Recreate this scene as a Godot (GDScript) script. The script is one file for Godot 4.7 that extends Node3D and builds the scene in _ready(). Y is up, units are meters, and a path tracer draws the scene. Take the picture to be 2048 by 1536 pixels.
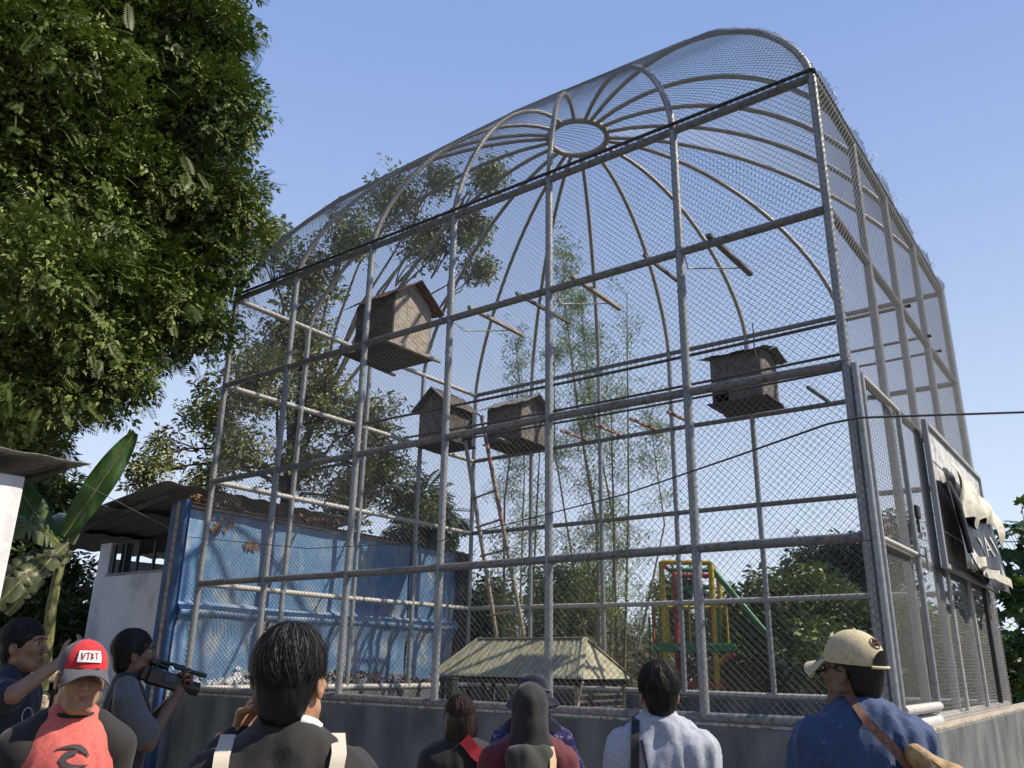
extends Node3D
# A tall pipe-and-chain-link bird aviary with a domed top, visitors standing in front of it.

const W := 9.362          # cage width along x
const D := 6.221          # cage depth along -z
const HB := 1.2           # height of the low wall that carries the cage
const TAU2 := PI * 2.0
var LV := [0.0, 1.451, 2.978, 4.523, 6.0]
var FX := [0.0, 0.163, 0.337, 0.501, 0.662, 0.838, 1.0]
var LZ := [0.0, 0.245, 0.489, 0.729, 1.0]
var RZ := [0.0, 0.222, 0.442, 0.69, 1.0]

var rng := RandomNumberGenerator.new()
var names := {}
var M := {}
var bumps := {}

# ---------------------------------------------------------------- mesh builder
class MB:
	var v := PackedVector3Array()
	var n := PackedVector3Array()
	var uv := PackedVector2Array()
	var col := PackedColorArray()
	var use_uv := false
	var use_col := false
	var cur := Color.WHITE

	func tri(a: Vector3, b: Vector3, c: Vector3, na: Vector3, nb: Vector3, nc: Vector3) -> void:
		# a, b, c counter-clockwise seen from outside; written clockwise for Godot
		v.push_back(a); v.push_back(c); v.push_back(b)
		n.push_back(na); n.push_back(nc); n.push_back(nb)
		if use_col:
			col.push_back(cur); col.push_back(cur); col.push_back(cur)

	func quad(a: Vector3, b: Vector3, c: Vector3, d: Vector3) -> void:
		var nn := (b - a).cross(d - a)
		if nn.length_squared() < 1e-14:
			nn = (c - b).cross(d - b)
		nn = nn.normalized()
		tri(a, b, c, nn, nn, nn)
		tri(a, c, d, nn, nn, nn)

	func face(a: Vector3, b: Vector3, c: Vector3) -> void:
		var nn := (b - a).cross(c - a).normalized()
		tri(a, b, c, nn, nn, nn)

	func box(c: Vector3, s: Vector3, bs: Basis = Basis(), ch: float = 0.0) -> void:
		var h := s * 0.5
		var k: float = min(ch, min(h.x, min(h.y, h.z)) * 0.8)
		if k <= 0.0:
			var p := []
			for i in 8:
				p.push_back(c + bs * Vector3(h.x * (1 if i & 1 else -1), h.y * (1 if i & 2 else -1), h.z * (1 if i & 4 else -1)))
			quad(p[4], p[5], p[7], p[6]); quad(p[1], p[0], p[2], p[3])
			quad(p[5], p[1], p[3], p[7]); quad(p[0], p[4], p[6], p[2])
			quad(p[6], p[7], p[3], p[2]); quad(p[0], p[1], p[5], p[4])
			return
		# chamfered box: for each corner three points
		var q := []
		for i in 8:
			var sx := 1.0 if i & 1 else -1.0
			var sy := 1.0 if i & 2 else -1.0
			var sz := 1.0 if i & 4 else -1.0
			q.push_back([c + bs * Vector3(h.x * sx, (h.y - k) * sy, (h.z - k) * sz),
				c + bs * Vector3((h.x - k) * sx, h.y * sy, (h.z - k) * sz),
				c + bs * Vector3((h.x - k) * sx, (h.y - k) * sy, h.z * sz)])
		quad(q[4][2], q[5][2], q[7][2], q[6][2]); quad(q[1][2], q[0][2], q[2][2], q[3][2])
		quad(q[5][0], q[1][0], q[3][0], q[7][0]); quad(q[0][0], q[4][0], q[6][0], q[2][0])
		quad(q[6][1], q[7][1], q[3][1], q[2][1]); quad(q[0][1], q[1][1], q[5][1], q[4][1])
		# edges along z
		for e in [[0, 1, 2], [1, 1, 3]]:
			pass
		_edge(q, 1, 5, 0, 1, c); _edge(q, 3, 7, 0, 1, c); _edge(q, 0, 4, 0, 1, c); _edge(q, 2, 6, 0, 1, c)
		_edge(q, 0, 1, 1, 2, c); _edge(q, 2, 3, 1, 2, c); _edge(q, 4, 5, 1, 2, c); _edge(q, 6, 7, 1, 2, c)
		_edge(q, 0, 2, 0, 2, c); _edge(q, 1, 3, 0, 2, c); _edge(q, 4, 6, 0, 2, c); _edge(q, 5, 7, 0, 2, c)
		for i in 8:
			var nn: Vector3 = (q[i][1] - q[i][0]).cross(q[i][2] - q[i][0])
			if nn.dot(q[i][0] - c) > 0.0:
				face(q[i][0], q[i][1], q[i][2])
			else:
				face(q[i][0], q[i][2], q[i][1])

	func _edge(q: Array, i: int, j: int, a: int, b: int, c: Vector3) -> void:
		var nn: Vector3 = (q[j][a] - q[i][a]).cross(q[i][b] - q[i][a])
		if nn.dot(q[i][a] - c) > 0.0:
			quad(q[i][a], q[j][a], q[j][b], q[i][b])
		else:
			quad(q[i][b], q[j][b], q[j][a], q[i][a])

	func bar(a: Vector3, b: Vector3, w: float, h: float, up := Vector3.UP, ch: float = 0.0) -> void:
		# a straight rectangular bar from a to b; h measured along up
		var d := (b - a)
		var z := d.normalized()
		var x := up.cross(z)
		if x.length() < 0.01:
			x = Vector3.RIGHT.cross(z)
		x = x.normalized()
		var y := z.cross(x)
		box((a + b) * 0.5, Vector3(w, h, d.length()), Basis(x, y, z), ch)

	func tube(pts: Array, r0: float, r1: float, sides: int = 8, caps: bool = true, radii: Array = []) -> void:
		var m := pts.size()
		var rings := []
		var norms := []
		var t: Vector3 = (pts[1] - pts[0]).normalized()
		var x := t.cross(Vector3.UP)
		if x.length() < 0.05:
			x = t.cross(Vector3.RIGHT)
		x = x.normalized()
		for i in m:
			if i > 0 and i < m - 1:
				t = (pts[i + 1] - pts[i - 1]).normalized()
			elif i == m - 1:
				t = (pts[i] - pts[i - 1]).normalized()
			x = (x - t * x.dot(t)).normalized()
			var y := t.cross(x)
			var r := lerpf(r0, r1, float(i) / (m - 1))
			if radii.size() > 0:
				r = radii[i]
			var ring := []
			var nr := []
			for s in sides:
				var a := TAU * s / sides
				var o := x * cos(a) + y * sin(a)
				ring.push_back(pts[i] + o * r)
				nr.push_back(o)
			rings.push_back(ring)
			norms.push_back(nr)
		for i in m - 1:
			for s in sides:
				var s2 := (s + 1) % sides
				tri(rings[i][s], rings[i][s2], rings[i + 1][s2], norms[i][s], norms[i][s2], norms[i + 1][s2])
				tri(rings[i][s], rings[i + 1][s2], rings[i + 1][s], norms[i][s], norms[i + 1][s2], norms[i + 1][s])
		if caps:
			for s in range(1, sides - 1):
				face(rings[0][0], rings[0][s + 1], rings[0][s])
				face(rings[m - 1][0], rings[m - 1][s], rings[m - 1][s + 1])

	func wire(a: Vector3, b: Vector3, r: float) -> void:
		# a three sided wire without caps
		var t := (b - a).normalized()
		var x := t.cross(Vector3(0.31, 0.77, 0.55)).normalized() * r
		var y := t.cross(x)
		var o1 := x
		var o2 := x * -0.5 + y * 0.866
		var o3 := x * -0.5 - y * 0.866
		var i1 := o1 / r
		var i2 := o2 / r
		var i3 := o3 / r
		tri(a + o1, a + o2, b + o2, i1, i2, i2); tri(a + o1, b + o2, b + o1, i1, i2, i1)
		tri(a + o2, a + o3, b + o3, i2, i3, i3); tri(a + o2, b + o3, b + o2, i2, i3, i2)
		tri(a + o3, a + o1, b + o1, i3, i1, i1); tri(a + o3, b + o1, b + o3, i3, i1, i3)

	func grid(p: Array, smooth: bool = true, two: bool = false) -> void:
		# p[row][col] of points; normal = (row direction) x (col direction)
		var R := p.size()
		var C: int = p[0].size()
		var nr := []
		for i in R:
			var row := []
			for j in C:
				var dv: Vector3 = p[min(i + 1, R - 1)][j] - p[max(i - 1, 0)][j]
				var du: Vector3 = p[i][min(j + 1, C - 1)] - p[i][max(j - 1, 0)]
				row.push_back(dv.cross(du).normalized())
			nr.push_back(row)
		for i in R - 1:
			for j in C - 1:
				if smooth:
					tri(p[i][j], p[i + 1][j], p[i + 1][j + 1], nr[i][j], nr[i + 1][j], nr[i + 1][j + 1])
					tri(p[i][j], p[i + 1][j + 1], p[i][j + 1], nr[i][j], nr[i + 1][j + 1], nr[i][j + 1])
				else:
					face(p[i][j], p[i + 1][j], p[i + 1][j + 1])
					face(p[i][j], p[i + 1][j + 1], p[i][j + 1])
				if use_uv:
					for q in [[i, j], [i + 1, j + 1], [i + 1, j], [i, j], [i, j + 1], [i + 1, j + 1]]:
						uv.push_back(Vector2(float(q[1]) / (C - 1), float(q[0]) / (R - 1)))

	func sheet(p: Array, th: float) -> void:
		# a grid with thickness: the same points shifted along their normals, rim closed
		var R := p.size()
		var C: int = p[0].size()
		var b := []
		for i in R:
			var row := []
			for j in C:
				var dv: Vector3 = p[min(i + 1, R - 1)][j] - p[max(i - 1, 0)][j]
				var du: Vector3 = p[i][min(j + 1, C - 1)] - p[i][max(j - 1, 0)]
				row.push_back(p[i][j] - dv.cross(du).normalized() * th)
			b.push_back(row)
		grid(p)
		var back := []
		for i in R:
			var row2: Array = b[i].duplicate()
			row2.reverse()
			back.push_back(row2)
		grid(back)
		for j in C - 1:
			quad(p[0][j], p[0][j + 1], b[0][j + 1], b[0][j])
			quad(p[R - 1][j + 1], p[R - 1][j], b[R - 1][j], b[R - 1][j + 1])
		for i in R - 1:
			quad(p[i + 1][0], p[i][0], b[i][0], b[i + 1][0])
			quad(p[i][C - 1], p[i + 1][C - 1], b[i + 1][C - 1], b[i][C - 1])

	func arrays(a: Array, tf: Transform3D) -> void:
		# append [verts, normals] of an already triangulated surface
		var av: PackedVector3Array = a[0]
		var an: PackedVector3Array = a[1]
		for i in av.size():
			v.push_back(tf * av[i])
			n.push_back((tf.basis * an[i]).normalized())

	func mesh(m: Material) -> ArrayMesh:
		var a := []
		a.resize(Mesh.ARRAY_MAX)
		a[Mesh.ARRAY_VERTEX] = v
		a[Mesh.ARRAY_NORMAL] = n
		if use_uv and uv.size() == v.size():
			a[Mesh.ARRAY_TEX_UV] = uv
		if use_col:
			a[Mesh.ARRAY_COLOR] = col
		var am := ArrayMesh.new()
		am.add_surface_from_arrays(Mesh.PRIMITIVE_TRIANGLES, a)
		am.surface_set_material(0, m)
		return am

# ---------------------------------------------------------------- nodes
func numbered(parent: Node, called: String) -> String:
	var key := str(parent.get_instance_id()) + called
	var k: int = names.get(key, 0)
	names[key] = k + 1
	return called if k == 0 else "%s_%03d" % [called, k]

func thing(called: String, label: String, category: String, at := Vector3.ZERO, group := "") -> Node3D:
	var o := Node3D.new()
	o.name = numbered(self, called)
	add_child(o, true)
	o.position = at
	o.set_meta("label", label)
	o.set_meta("category", category)
	if group != "":
		o.set_meta("group", group)
	return o

func part(called: String, mb: MB, m: Material, parent: Node3D) -> MeshInstance3D:
	var o := MeshInstance3D.new()
	o.mesh = mb.mesh(m)
	o.name = numbered(parent, called)
	parent.add_child(o, true)
	return o

func solo(called: String, mb: MB, m: Material, label: String, category: String, group := "") -> MeshInstance3D:
	var o := part(called, mb, m, self)
	o.set_meta("label", label)
	o.set_meta("category", category)
	if group != "":
		o.set_meta("group", group)
	return o

func structure(called: String, mb: MB, m: Material, label := "") -> MeshInstance3D:
	var o := part(called, mb, m, self)
	o.set_meta("kind", "structure")
	if label != "":
		o.set_meta("label", label)
	return o

func copies(called: String, mesh: Mesh, xf: Array, cols: Array, parent: Node3D) -> MultiMeshInstance3D:
	var mm := MultiMesh.new()
	mm.transform_format = MultiMesh.TRANSFORM_3D
	mm.use_colors = cols.size() > 0
	mm.mesh = mesh
	mm.instance_count = xf.size()
	for i in xf.size():
		mm.set_instance_transform(i, xf[i])
		if cols.size() > 0:
			mm.set_instance_color(i, cols[i])
	var o := MultiMeshInstance3D.new()
	o.multimesh = mm
	o.name = numbered(parent, called)
	parent.add_child(o, true)
	return o

# ---------------------------------------------------------------- materials
func lin(r: float, g: float, b: float) -> Color:
	return Color(r, g, b).linear_to_srgb()

func plain(key: String, c: Color, rough := 0.7, metal := 0.0) -> StandardMaterial3D:
	var m := StandardMaterial3D.new()
	m.albedo_color = c.linear_to_srgb()
	m.roughness = rough
	m.metallic = metal
	m.resource_name = key
	M[key] = m
	return m

func noisy(key: String, cols: Array, offs: Array, freq: float, scale: Vector3, rough := 0.7, metal := 0.0, bump := 0.0, sd := 1, size := 512, world := true) -> StandardMaterial3D:
	var m := StandardMaterial3D.new()
	var fn := FastNoiseLite.new()
	fn.seed = sd
	fn.noise_type = FastNoiseLite.TYPE_SIMPLEX_SMOOTH
	fn.frequency = freq
	fn.fractal_octaves = 5
	fn.fractal_gain = 0.55
	var g := Gradient.new()
	var pc := PackedColorArray()
	for c in cols:
		pc.push_back((c as Color).linear_to_srgb())
	g.offsets = PackedFloat32Array(offs)
	g.colors = pc
	var t := NoiseTexture2D.new()
	t.width = size
	t.height = size
	t.seamless = true
	t.noise = fn
	t.color_ramp = g
	m.albedo_texture = t
	m.uv1_triplanar = true
	m.uv1_world_triplanar = world
	m.uv1_scale = scale
	m.roughness = rough
	m.metallic = metal
	if bump > 0.0:
		var key2 := "%.4f_%.2f" % [freq, bump]
		if not bumps.has(key2):
			var t2 := NoiseTexture2D.new()
			t2.width = size
			t2.height = size
			t2.seamless = true
			t2.as_normal_map = true
			t2.bump_strength = bump
			var f2: FastNoiseLite = fn.duplicate()
			f2.frequency = freq * 2.5
			t2.noise = f2
			bumps[key2] = t2
		m.normal_enabled = true
		m.normal_texture = bumps[key2]
	m.resource_name = key
	M[key] = m
	return m

func leafmat(key: String, c: Color, rough := 0.55, back := Color(0.06, 0.1, 0.02)) -> StandardMaterial3D:
	var m := plain(key, c, rough)
	m.vertex_color_use_as_albedo = true
	m.cull_mode = BaseMaterial3D.CULL_DISABLED
	m.backlight_enabled = true
	m.backlight = back.linear_to_srgb()
	return m

func make_materials() -> void:
	noisy("pipe", [Color(0.27, 0.285, 0.3), Color(0.33, 0.345, 0.36), Color(0.38, 0.395, 0.41), Color(0.34, 0.33, 0.31)], [0.2, 0.45, 0.6, 0.85], 0.02, Vector3(1.1, 0.8, 1.1), 0.42, 0.35, 1.5, 3)
	noisy("rail", [Color(0.1, 0.085, 0.07), Color(0.19, 0.195, 0.2), Color(0.27, 0.275, 0.28), Color(0.16, 0.125, 0.1)], [0.18, 0.4, 0.62, 0.88], 0.025, Vector3(0.8, 1.2, 0.8), 0.5, 0.25, 1.5, 5)
	noisy("rail_pale", [Color(0.3, 0.25, 0.2), Color(0.46, 0.45, 0.43), Color(0.55, 0.54, 0.52), Color(0.4, 0.3, 0.22)], [0.16, 0.35, 0.65, 0.9], 0.025, Vector3(0.8, 1.2, 0.8), 0.55, 0.05, 1.5, 7)
	noisy("rib", [Color(0.2, 0.17, 0.13), Color(0.34, 0.32, 0.28), Color(0.42, 0.4, 0.36), Color(0.26, 0.2, 0.15)], [0.2, 0.42, 0.65, 0.9], 0.03, Vector3(1.0, 1.0, 1.0), 0.5, 0.2, 1.5, 9)
	plain("wire", Color(0.17, 0.175, 0.18), 0.42, 0.2)
	plain("tie", Color(0.03, 0.03, 0.03), 0.6)
	noisy("rust_rail", [Color(0.16, 0.06, 0.03), Color(0.3, 0.1, 0.05), Color(0.4, 0.36, 0.32), Color(0.46, 0.43, 0.4)], [0.25, 0.45, 0.6, 0.8], 0.02, Vector3(0.7, 0.7, 0.7), 0.75, 0.0, 2.0, 11)
	noisy("wall_paint", [Color(0.085, 0.092, 0.097), Color(0.12, 0.13, 0.136), Color(0.145, 0.155, 0.158), Color(0.21, 0.212, 0.2)], [0.2, 0.45, 0.6, 0.95], 0.008, Vector3(0.35, 0.2, 0.35), 0.75, 0.0, 1.5, 13)
	noisy("wall_top", [Color(0.2, 0.16, 0.12), Color(0.42, 0.37, 0.3), Color(0.5, 0.46, 0.4)], [0.2, 0.5, 0.8], 0.03, Vector3(0.8, 0.8, 0.8), 0.85, 0.0, 2.0, 15)
	noisy("old_wood", [Color(0.12, 0.107, 0.095), Color(0.18, 0.163, 0.145), Color(0.23, 0.21, 0.19)], [0.25, 0.5, 0.8], 0.02, Vector3(0.8, 0.5, 0.5), 0.85, 0.0, 0.8, 17)
	noisy("dark_wood", [Color(0.065, 0.055, 0.047), Color(0.1, 0.086, 0.075), Color(0.13, 0.113, 0.1)], [0.25, 0.5, 0.85], 0.02, Vector3(0.6, 0.6, 0.6), 0.85, 0.0, 0.8, 19)
	noisy("pale_board", [Color(0.29, 0.25, 0.21), Color(0.38, 0.335, 0.285), Color(0.43, 0.385, 0.335)], [0.2, 0.5, 0.85], 0.02, Vector3(0.5, 0.8, 0.5), 0.85, 0.0, 0.8, 21)
	noisy("rust_tin", [Color(0.06, 0.03, 0.022), Color(0.15, 0.07, 0.045), Color(0.22, 0.12, 0.08)], [0.25, 0.5, 0.85], 0.03, Vector3(1.2, 1.2, 1.2), 0.7, 0.15, 2.0, 23)
	noisy("grey_tin", [Color(0.16, 0.15, 0.135), Color(0.27, 0.255, 0.235), Color(0.36, 0.34, 0.315)], [0.2, 0.5, 0.85], 0.02, Vector3(1.0, 1.0, 1.0), 0.7, 0.1, 2.0, 25)
	noisy("khaki_tin", [Color(0.22, 0.2, 0.12), Color(0.36, 0.34, 0.22), Color(0.42, 0.41, 0.28), Color(0.56, 0.53, 0.45)], [0.2, 0.42, 0.66, 0.9], 0.012, Vector3(2.2, 0.7, 0.7), 0.6, 0.0, 1.0, 27)
	noisy("ground", [Color(0.06, 0.055, 0.04), Color(0.13, 0.115, 0.09), Color(0.18, 0.16, 0.12)], [0.2, 0.5, 0.8], 0.02, Vector3(0.25, 0.25, 0.25), 0.95, 0.0, 4.0, 29)
	noisy("blue", [Color(0.44, 0.48, 0.52), Color(0.2, 0.35, 0.57), Color(0.13, 0.28, 0.53), Color(0.33, 0.47, 0.63)], [0.12, 0.3, 0.62, 0.88], 0.006, Vector3(0.55, 0.3, 0.55), 0.5, 0.0, 1.0, 31)
	noisy("white_wall", [Color(0.55, 0.56, 0.58), Color(0.74, 0.75, 0.77), Color(0.8, 0.81, 0.83)], [0.15, 0.45, 0.8], 0.006, Vector3(0.4, 0.25, 0.4), 0.85, 0.0, 1.5, 33)
	noisy("grey_wall", [Color(0.22, 0.225, 0.24), Color(0.29, 0.3, 0.32), Color(0.34, 0.35, 0.37)], [0.15, 0.45, 0.8], 0.006, Vector3(0.4, 0.25, 0.4), 0.85, 0.0, 1.5, 35)
	noisy("bark", [Color(0.03, 0.024, 0.018), Color(0.075, 0.06, 0.046), Color(0.12, 0.1, 0.08)], [0.2, 0.5, 0.8], 0.03, Vector3(1.5, 0.5, 1.5), 0.9, 0.0, 4.0, 37)
	noisy("pale_bark", [Color(0.2, 0.16, 0.11), Color(0.36, 0.3, 0.22), Color(0.45, 0.39, 0.3)], [0.2, 0.5, 0.8], 0.03, Vector3(2.0, 0.7, 2.0), 0.85, 0.0, 2.0, 39)
	noisy("sandstone", [Color(0.22, 0.18, 0.12), Color(0.42, 0.35, 0.25), Color(0.55, 0.47, 0.35)], [0.2, 0.5, 0.8], 0.03, Vector3(1.0, 1.0, 1.0), 0.9, 0.0, 4.0, 41)
	plain("cable", Color(0.055, 0.06, 0.065), 0.5)
	plain("dark_metal", Color(0.04, 0.038, 0.036), 0.5, 0.3)
	plain("interior", Color(0.05, 0.048, 0.045), 0.9)
	var pv := plain("pane", Color(0.5, 0.55, 0.55), 0.05)
	pv.albedo_color.a = 0.15
	pv.transparency = BaseMaterial3D.TRANSPARENCY_ALPHA

# ---------------------------------------------------------------- cage
func rib_points(bx: float, bz: float, off := 0.0, m := 17) -> Array:
	var c := Vector3(4.66, 0, -3.13)
	var d := c - Vector3(bx, 0, bz)
	var L := d.length()
	var e := d / L
	var out := []
	for i in m:
		var t := pow(float(i) / (m - 1), 1.6)
		var s := (L - 0.5) * t
		var y := 6.0 + 3.0 * pow(1.0 - pow(1.0 - t, 1.8), 1.0 / 1.5)
		out.push_back(Vector3(bx + e.x * s, HB + y, bz + e.z * s))
	if off != 0.0:
		var o2 := []
		for i in m:
			var a: Vector3 = out[max(i - 1, 0)]
			var b: Vector3 = out[min(i + 1, m - 1)]
			var tt := (b - a).normalized()
			var side := e.cross(Vector3.UP)
			var nn := side.cross(tt).normalized()
			if nn.y < 0.0:
				nn = -nn
			o2.push_back(out[i] + nn * off)
		return o2
	return out

func net_tile(cols: int, rows: int, p: float, r: float) -> ArrayMesh:
	var mb := MB.new()
	for i in cols:
		for j in rows:
			var odd := (i + j) % 2
			var x0 := p * (i + (1.12 if odd else -0.12))
			var x1 := p * (i + (-0.12 if odd else 1.12))
			var z0 := 0.003 if odd else -0.003
			mb.wire(Vector3(x0, p * j, z0), Vector3(x1, p * (j + 1), -z0), r)
	return mb.mesh(M.wire)

func net_panel(parent: Node3D, origin: Vector3, ux: Vector3, w: float, h: float, nrm: Vector3, tile: ArrayMesh, ts: float) -> void:
	var nx := int(round(w / ts))
	var ny := int(round(h / ts))
	var sx := w / (nx * ts)
	var sy := h / (ny * ts)
	var xf := []
	for i in nx:
		for j in ny:
			var b := Basis(ux * sx, Vector3.UP * sy, nrm)
			xf.push_back(Transform3D(b, origin + ux * (i * ts * sx) + Vector3.UP * (j * ts * sy)))
	copies("wire_mesh", tile, xf, [], parent).set_meta("kind", "stuff")

func post_mesh(h: float, r: float) -> MB:
	var mb := MB.new()
	mb.tube([Vector3.ZERO, Vector3(0, h * 0.5, 0), Vector3(0, h, 0)], r, r, 14, false)
	# welded collars and a foot
	for y in [0.012, h * 0.34, h * 0.68]:
		mb.tube([Vector3(0, y - 0.012, 0), Vector3(0, y + 0.012, 0)], r + 0.004, r + 0.004, 14)
	return mb

func build_cage() -> void:
	var cage := thing("aviary_cage", "tall grey pipe and chain-link bird cage with a domed ribbed top", "bird cage", Vector3.ZERO)
	var base := []
	for i in 7:
		base.push_back(Vector3(W * FX[i], 0, 0))
	for i in [1, 2, 3]:
		base.push_back(Vector3(W, 0, -D * RZ[i]))
	for i in 7:
		base.push_back(Vector3(W * FX[6 - i], 0, -D))
	for i in [3, 2, 1]:
		base.push_back(Vector3(0, 0, -D * LZ[i]))
	var pm := post_mesh(6.0, 0.044)
	var pmesh := pm.mesh(M.pipe)
	for b in base:
		var o := MeshInstance3D.new()
		o.mesh = pmesh
		o.name = numbered(cage, "post")
		cage.add_child(o, true)
		o.position = b + Vector3(0, HB + 0.0, 0)
	for b in base:
		var mb := MB.new()
		mb.tube(rib_points(b.x, b.z), 0.038, 0.034, 10, false)
		part("rib", mb, M.rib, cage)
	var ring := MB.new()
	var rp := []
	for i in 33:
		rp.push_back(Vector3(4.66 + 0.5 * cos(TAU * i / 32.0), HB + 9.0, -3.13 + 0.5 * sin(TAU * i / 32.0)))
	ring.tube(rp, 0.05, 0.05, 10, false)
	part("crown_ring", ring, M.rib, cage)
	# rails
	for l in 5:
		var y: float = HB + LV[l]
		var r := 0.043
		if l == 0:
			r = 0.05
		var sag := func(a: Vector3, b: Vector3, k: float) -> Array:
			var o := []
			for i in 9:
				var t := i / 8.0
				o.push_back(a.lerp(b, t) + Vector3(0, k * sin(t * 7.0 + l * 1.7), 0))
			return o
		var f := MB.new()
		f.tube(sag.call(Vector3(0.03, y, 0), Vector3(W - 0.03, y, 0), 0.008), r, r, 12)
		part("rail", f, M.rail, cage)
		var b2 := MB.new()
		b2.tube(sag.call(Vector3(0.03, y, -D), Vector3(W - 0.03, y, -D), 0.008), r, r, 12)
		part("rail", b2, M.rail_pale if l < 2 else M.rail, cage)
		var lf := MB.new()
		lf.tube(sag.call(Vector3(0, y, -0.03), Vector3(0, y, -D + 0.03), 0.006), r, r, 12)
		part("rail", lf, M.rail_pale, cage)
		if l == 0:
			var g0 := MB.new()
			g0.tube([Vector3(W, y, -1.5), Vector3(W, y, -D + 0.03)], r, r, 12)
			part("rail", g0, M.rail_pale, cage)
			var g1 := MB.new()
			g1.tube([Vector3(W + 0.06, y - 0.005, 0.1), Vector3(W + 0.06, y - 0.005, -1.42)], 0.062, 0.062, 14)
			part("rail", g1, M.rail_pale, cage)
		else:
			var rt := MB.new()
			rt.tube(sag.call(Vector3(W, y, -0.03), Vector3(W, y, -D + 0.03), 0.006), r, r, 12)
			part("rail", rt, M.rail, cage)
	# the netting, wrapped round the outside
	var ts := 0.035 * 16
	var tile := net_tile(16, 16, 0.035, 0.0021)
	var e := 0.056
	net_panel(cage, Vector3(-e, HB, e), Vector3.RIGHT, W + 2 * e, 6.05, Vector3.BACK, tile, ts)
	net_panel(cage, Vector3(-e, HB, -D - e), Vector3.RIGHT, W + 2 * e, 6.05, Vector3.BACK, tile, ts)
	net_panel(cage, Vector3(-e, HB, -D - e), Vector3.BACK, D + 2 * e, 6.05, Vector3.LEFT, tile, ts)
	net_panel(cage, Vector3(W + e, HB, -D - e), Vector3.BACK, D + 2 * e, 6.05, Vector3.LEFT, tile, ts)
	# roof gores
	var gm := MB.new()
	var p := 0.035
	for k in 20:
		var A: Array = rib_points(base[k].x, base[k].z, 0.042, 33)
		var B: Array = rib_points(base[(k + 1) % 20].x, base[(k + 1) % 20].z, 0.042, 33)
		var arc := [0.0]
		for i in range(1, 33):
			arc.push_back(arc[i - 1] + ((A[i] + B[i]) * 0.5).distance_to((A[i - 1] + B[i - 1]) * 0.5))
		var rows := int(arc[32] / p)
		var at := func(row: float) -> Array:
			var s := clampf(row * p, 0.0, arc[32] - 0.001)
			var i := 0
			while i < 31 and arc[i + 1] < s:
				i += 1
			var t: float = (s - arc[i]) / (arc[i + 1] - arc[i])
			return [A[i].lerp(A[i + 1], t), B[i].lerp(B[i + 1], t)]
		var ra: Array = at.call(0.0)
		for j in rows:
			var rb: Array = at.call(float(j + 1))
			var w0: float = ra[0].distance_to(ra[1])
			var w1: float = rb[0].distance_to(rb[1])
			var lift := 0.012 * sin(j * 0.21 + k * 1.3)
			var n := int(w0 / p / 2.0) + 1
			for i in range(-n, n):
				var odd := posmod(i + j, 2)
				var x0 := p * (i + (1.1 if odd else -0.1))
				var x1 := p * (i + (-0.1 if odd else 1.1))
				if absf(x0) > w0 * 0.5 + 0.02 or absf(x1) > w1 * 0.5 + 0.02:
					continue
				var q0: Vector3 = ra[0].lerp(ra[1], 0.5 + x0 / w0)
				var q1: Vector3 = rb[0].lerp(rb[1], 0.5 + x1 / w1)
				gm.wire(q0 + Vector3(0, lift + (0.003 if odd else -0.003), 0), q1 + Vector3(0, lift + (-0.003 if odd else 0.003), 0), 0.0021)
			ra = rb
	part("roof_mesh", gm, M.wire, cage).set_meta("kind", "stuff")
	var rn := MB.new()
	for i in range(-14, 14):
		for j in range(-14, 14):
			var odd := posmod(i + j, 2)
			var qa := Vector3(p * (i + (1.1 if odd else -0.1)), 0.004 if odd else -0.004, p * j)
			var qb := Vector3(p * (i + (-0.1 if odd else 1.1)), -0.004 if odd else 0.004, p * (j + 1))
			if Vector2(qa.x, qa.z).length() < 0.52 and Vector2(qb.x, qb.z).length() < 0.52:
				rn.wire(qa + Vector3(4.66, HB + 9.05, -3.13), qb + Vector3(4.66, HB + 9.05, -3.13), 0.0021)
	part("crown_mesh", rn, M.wire, cage).set_meta("kind", "stuff")
	# the doubled edge rail over the front and right top rails
	var er := MB.new()
	er.tube([Vector3(-0.03, HB + 6.075, 0.03), Vector3(W * 0.5, HB + 6.068, 0.035), Vector3(W + 0.03, HB + 6.078, 0.03)], 0.02, 0.02, 8)
	part("edge_wire", er, M.tie, cage)
	var er2 := MB.new()
	er2.tube([Vector3(W + 0.03, HB + 6.07, 0.03), Vector3(W + 0.03, HB + 6.07, -D)], 0.02, 0.02, 8)
	part("edge_wire", er2, M.tie, cage)
	# loose bent wire ends along the top edges, and the tie wires on the posts
	var ends := MB.new()
	for i in 180:
		var za := -D * i / 180.0
		var hh := 0.03 + 0.03 * sin(i * 0.19) + rng.randf_range(-0.02, 0.02)
		var pa := Vector3(W + e, HB + 6.04, za)
		var pb := Vector3(W + e + hh * 0.6, HB + 6.04 + hh, za - 0.017)
		ends.wire(pa, pb, 0.0024)
		ends.wire(pb, pa + Vector3(0, 0, -0.035), 0.0024)
	for i in 60:
		var t := rng.randf()
		var q := Vector3(W + e, HB + 6.0 + rng.randf_range(0.0, 0.08), -D * t)
		if i % 3 == 0:
			q = Vector3(W * t, HB + 6.03, e)
		var q2 := q + Vector3(rng.randf_range(0.0, 0.07) if i % 3 else rng.randf_range(-0.04, 0.04), rng.randf_range(0.0, 0.07), rng.randf_range(-0.05, 0.05))
		ends.wire(q, q2, 0.0022)
		ends.wire(q2, q2 + Vector3(rng.randf_range(-0.03, 0.03), rng.randf_range(-0.04, 0.02), rng.randf_range(-0.03, 0.03)), 0.0022)
	part("loose_wire_ends", ends, M.wire, cage).set_meta("kind", "stuff")
	var ties := MB.new()
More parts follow.
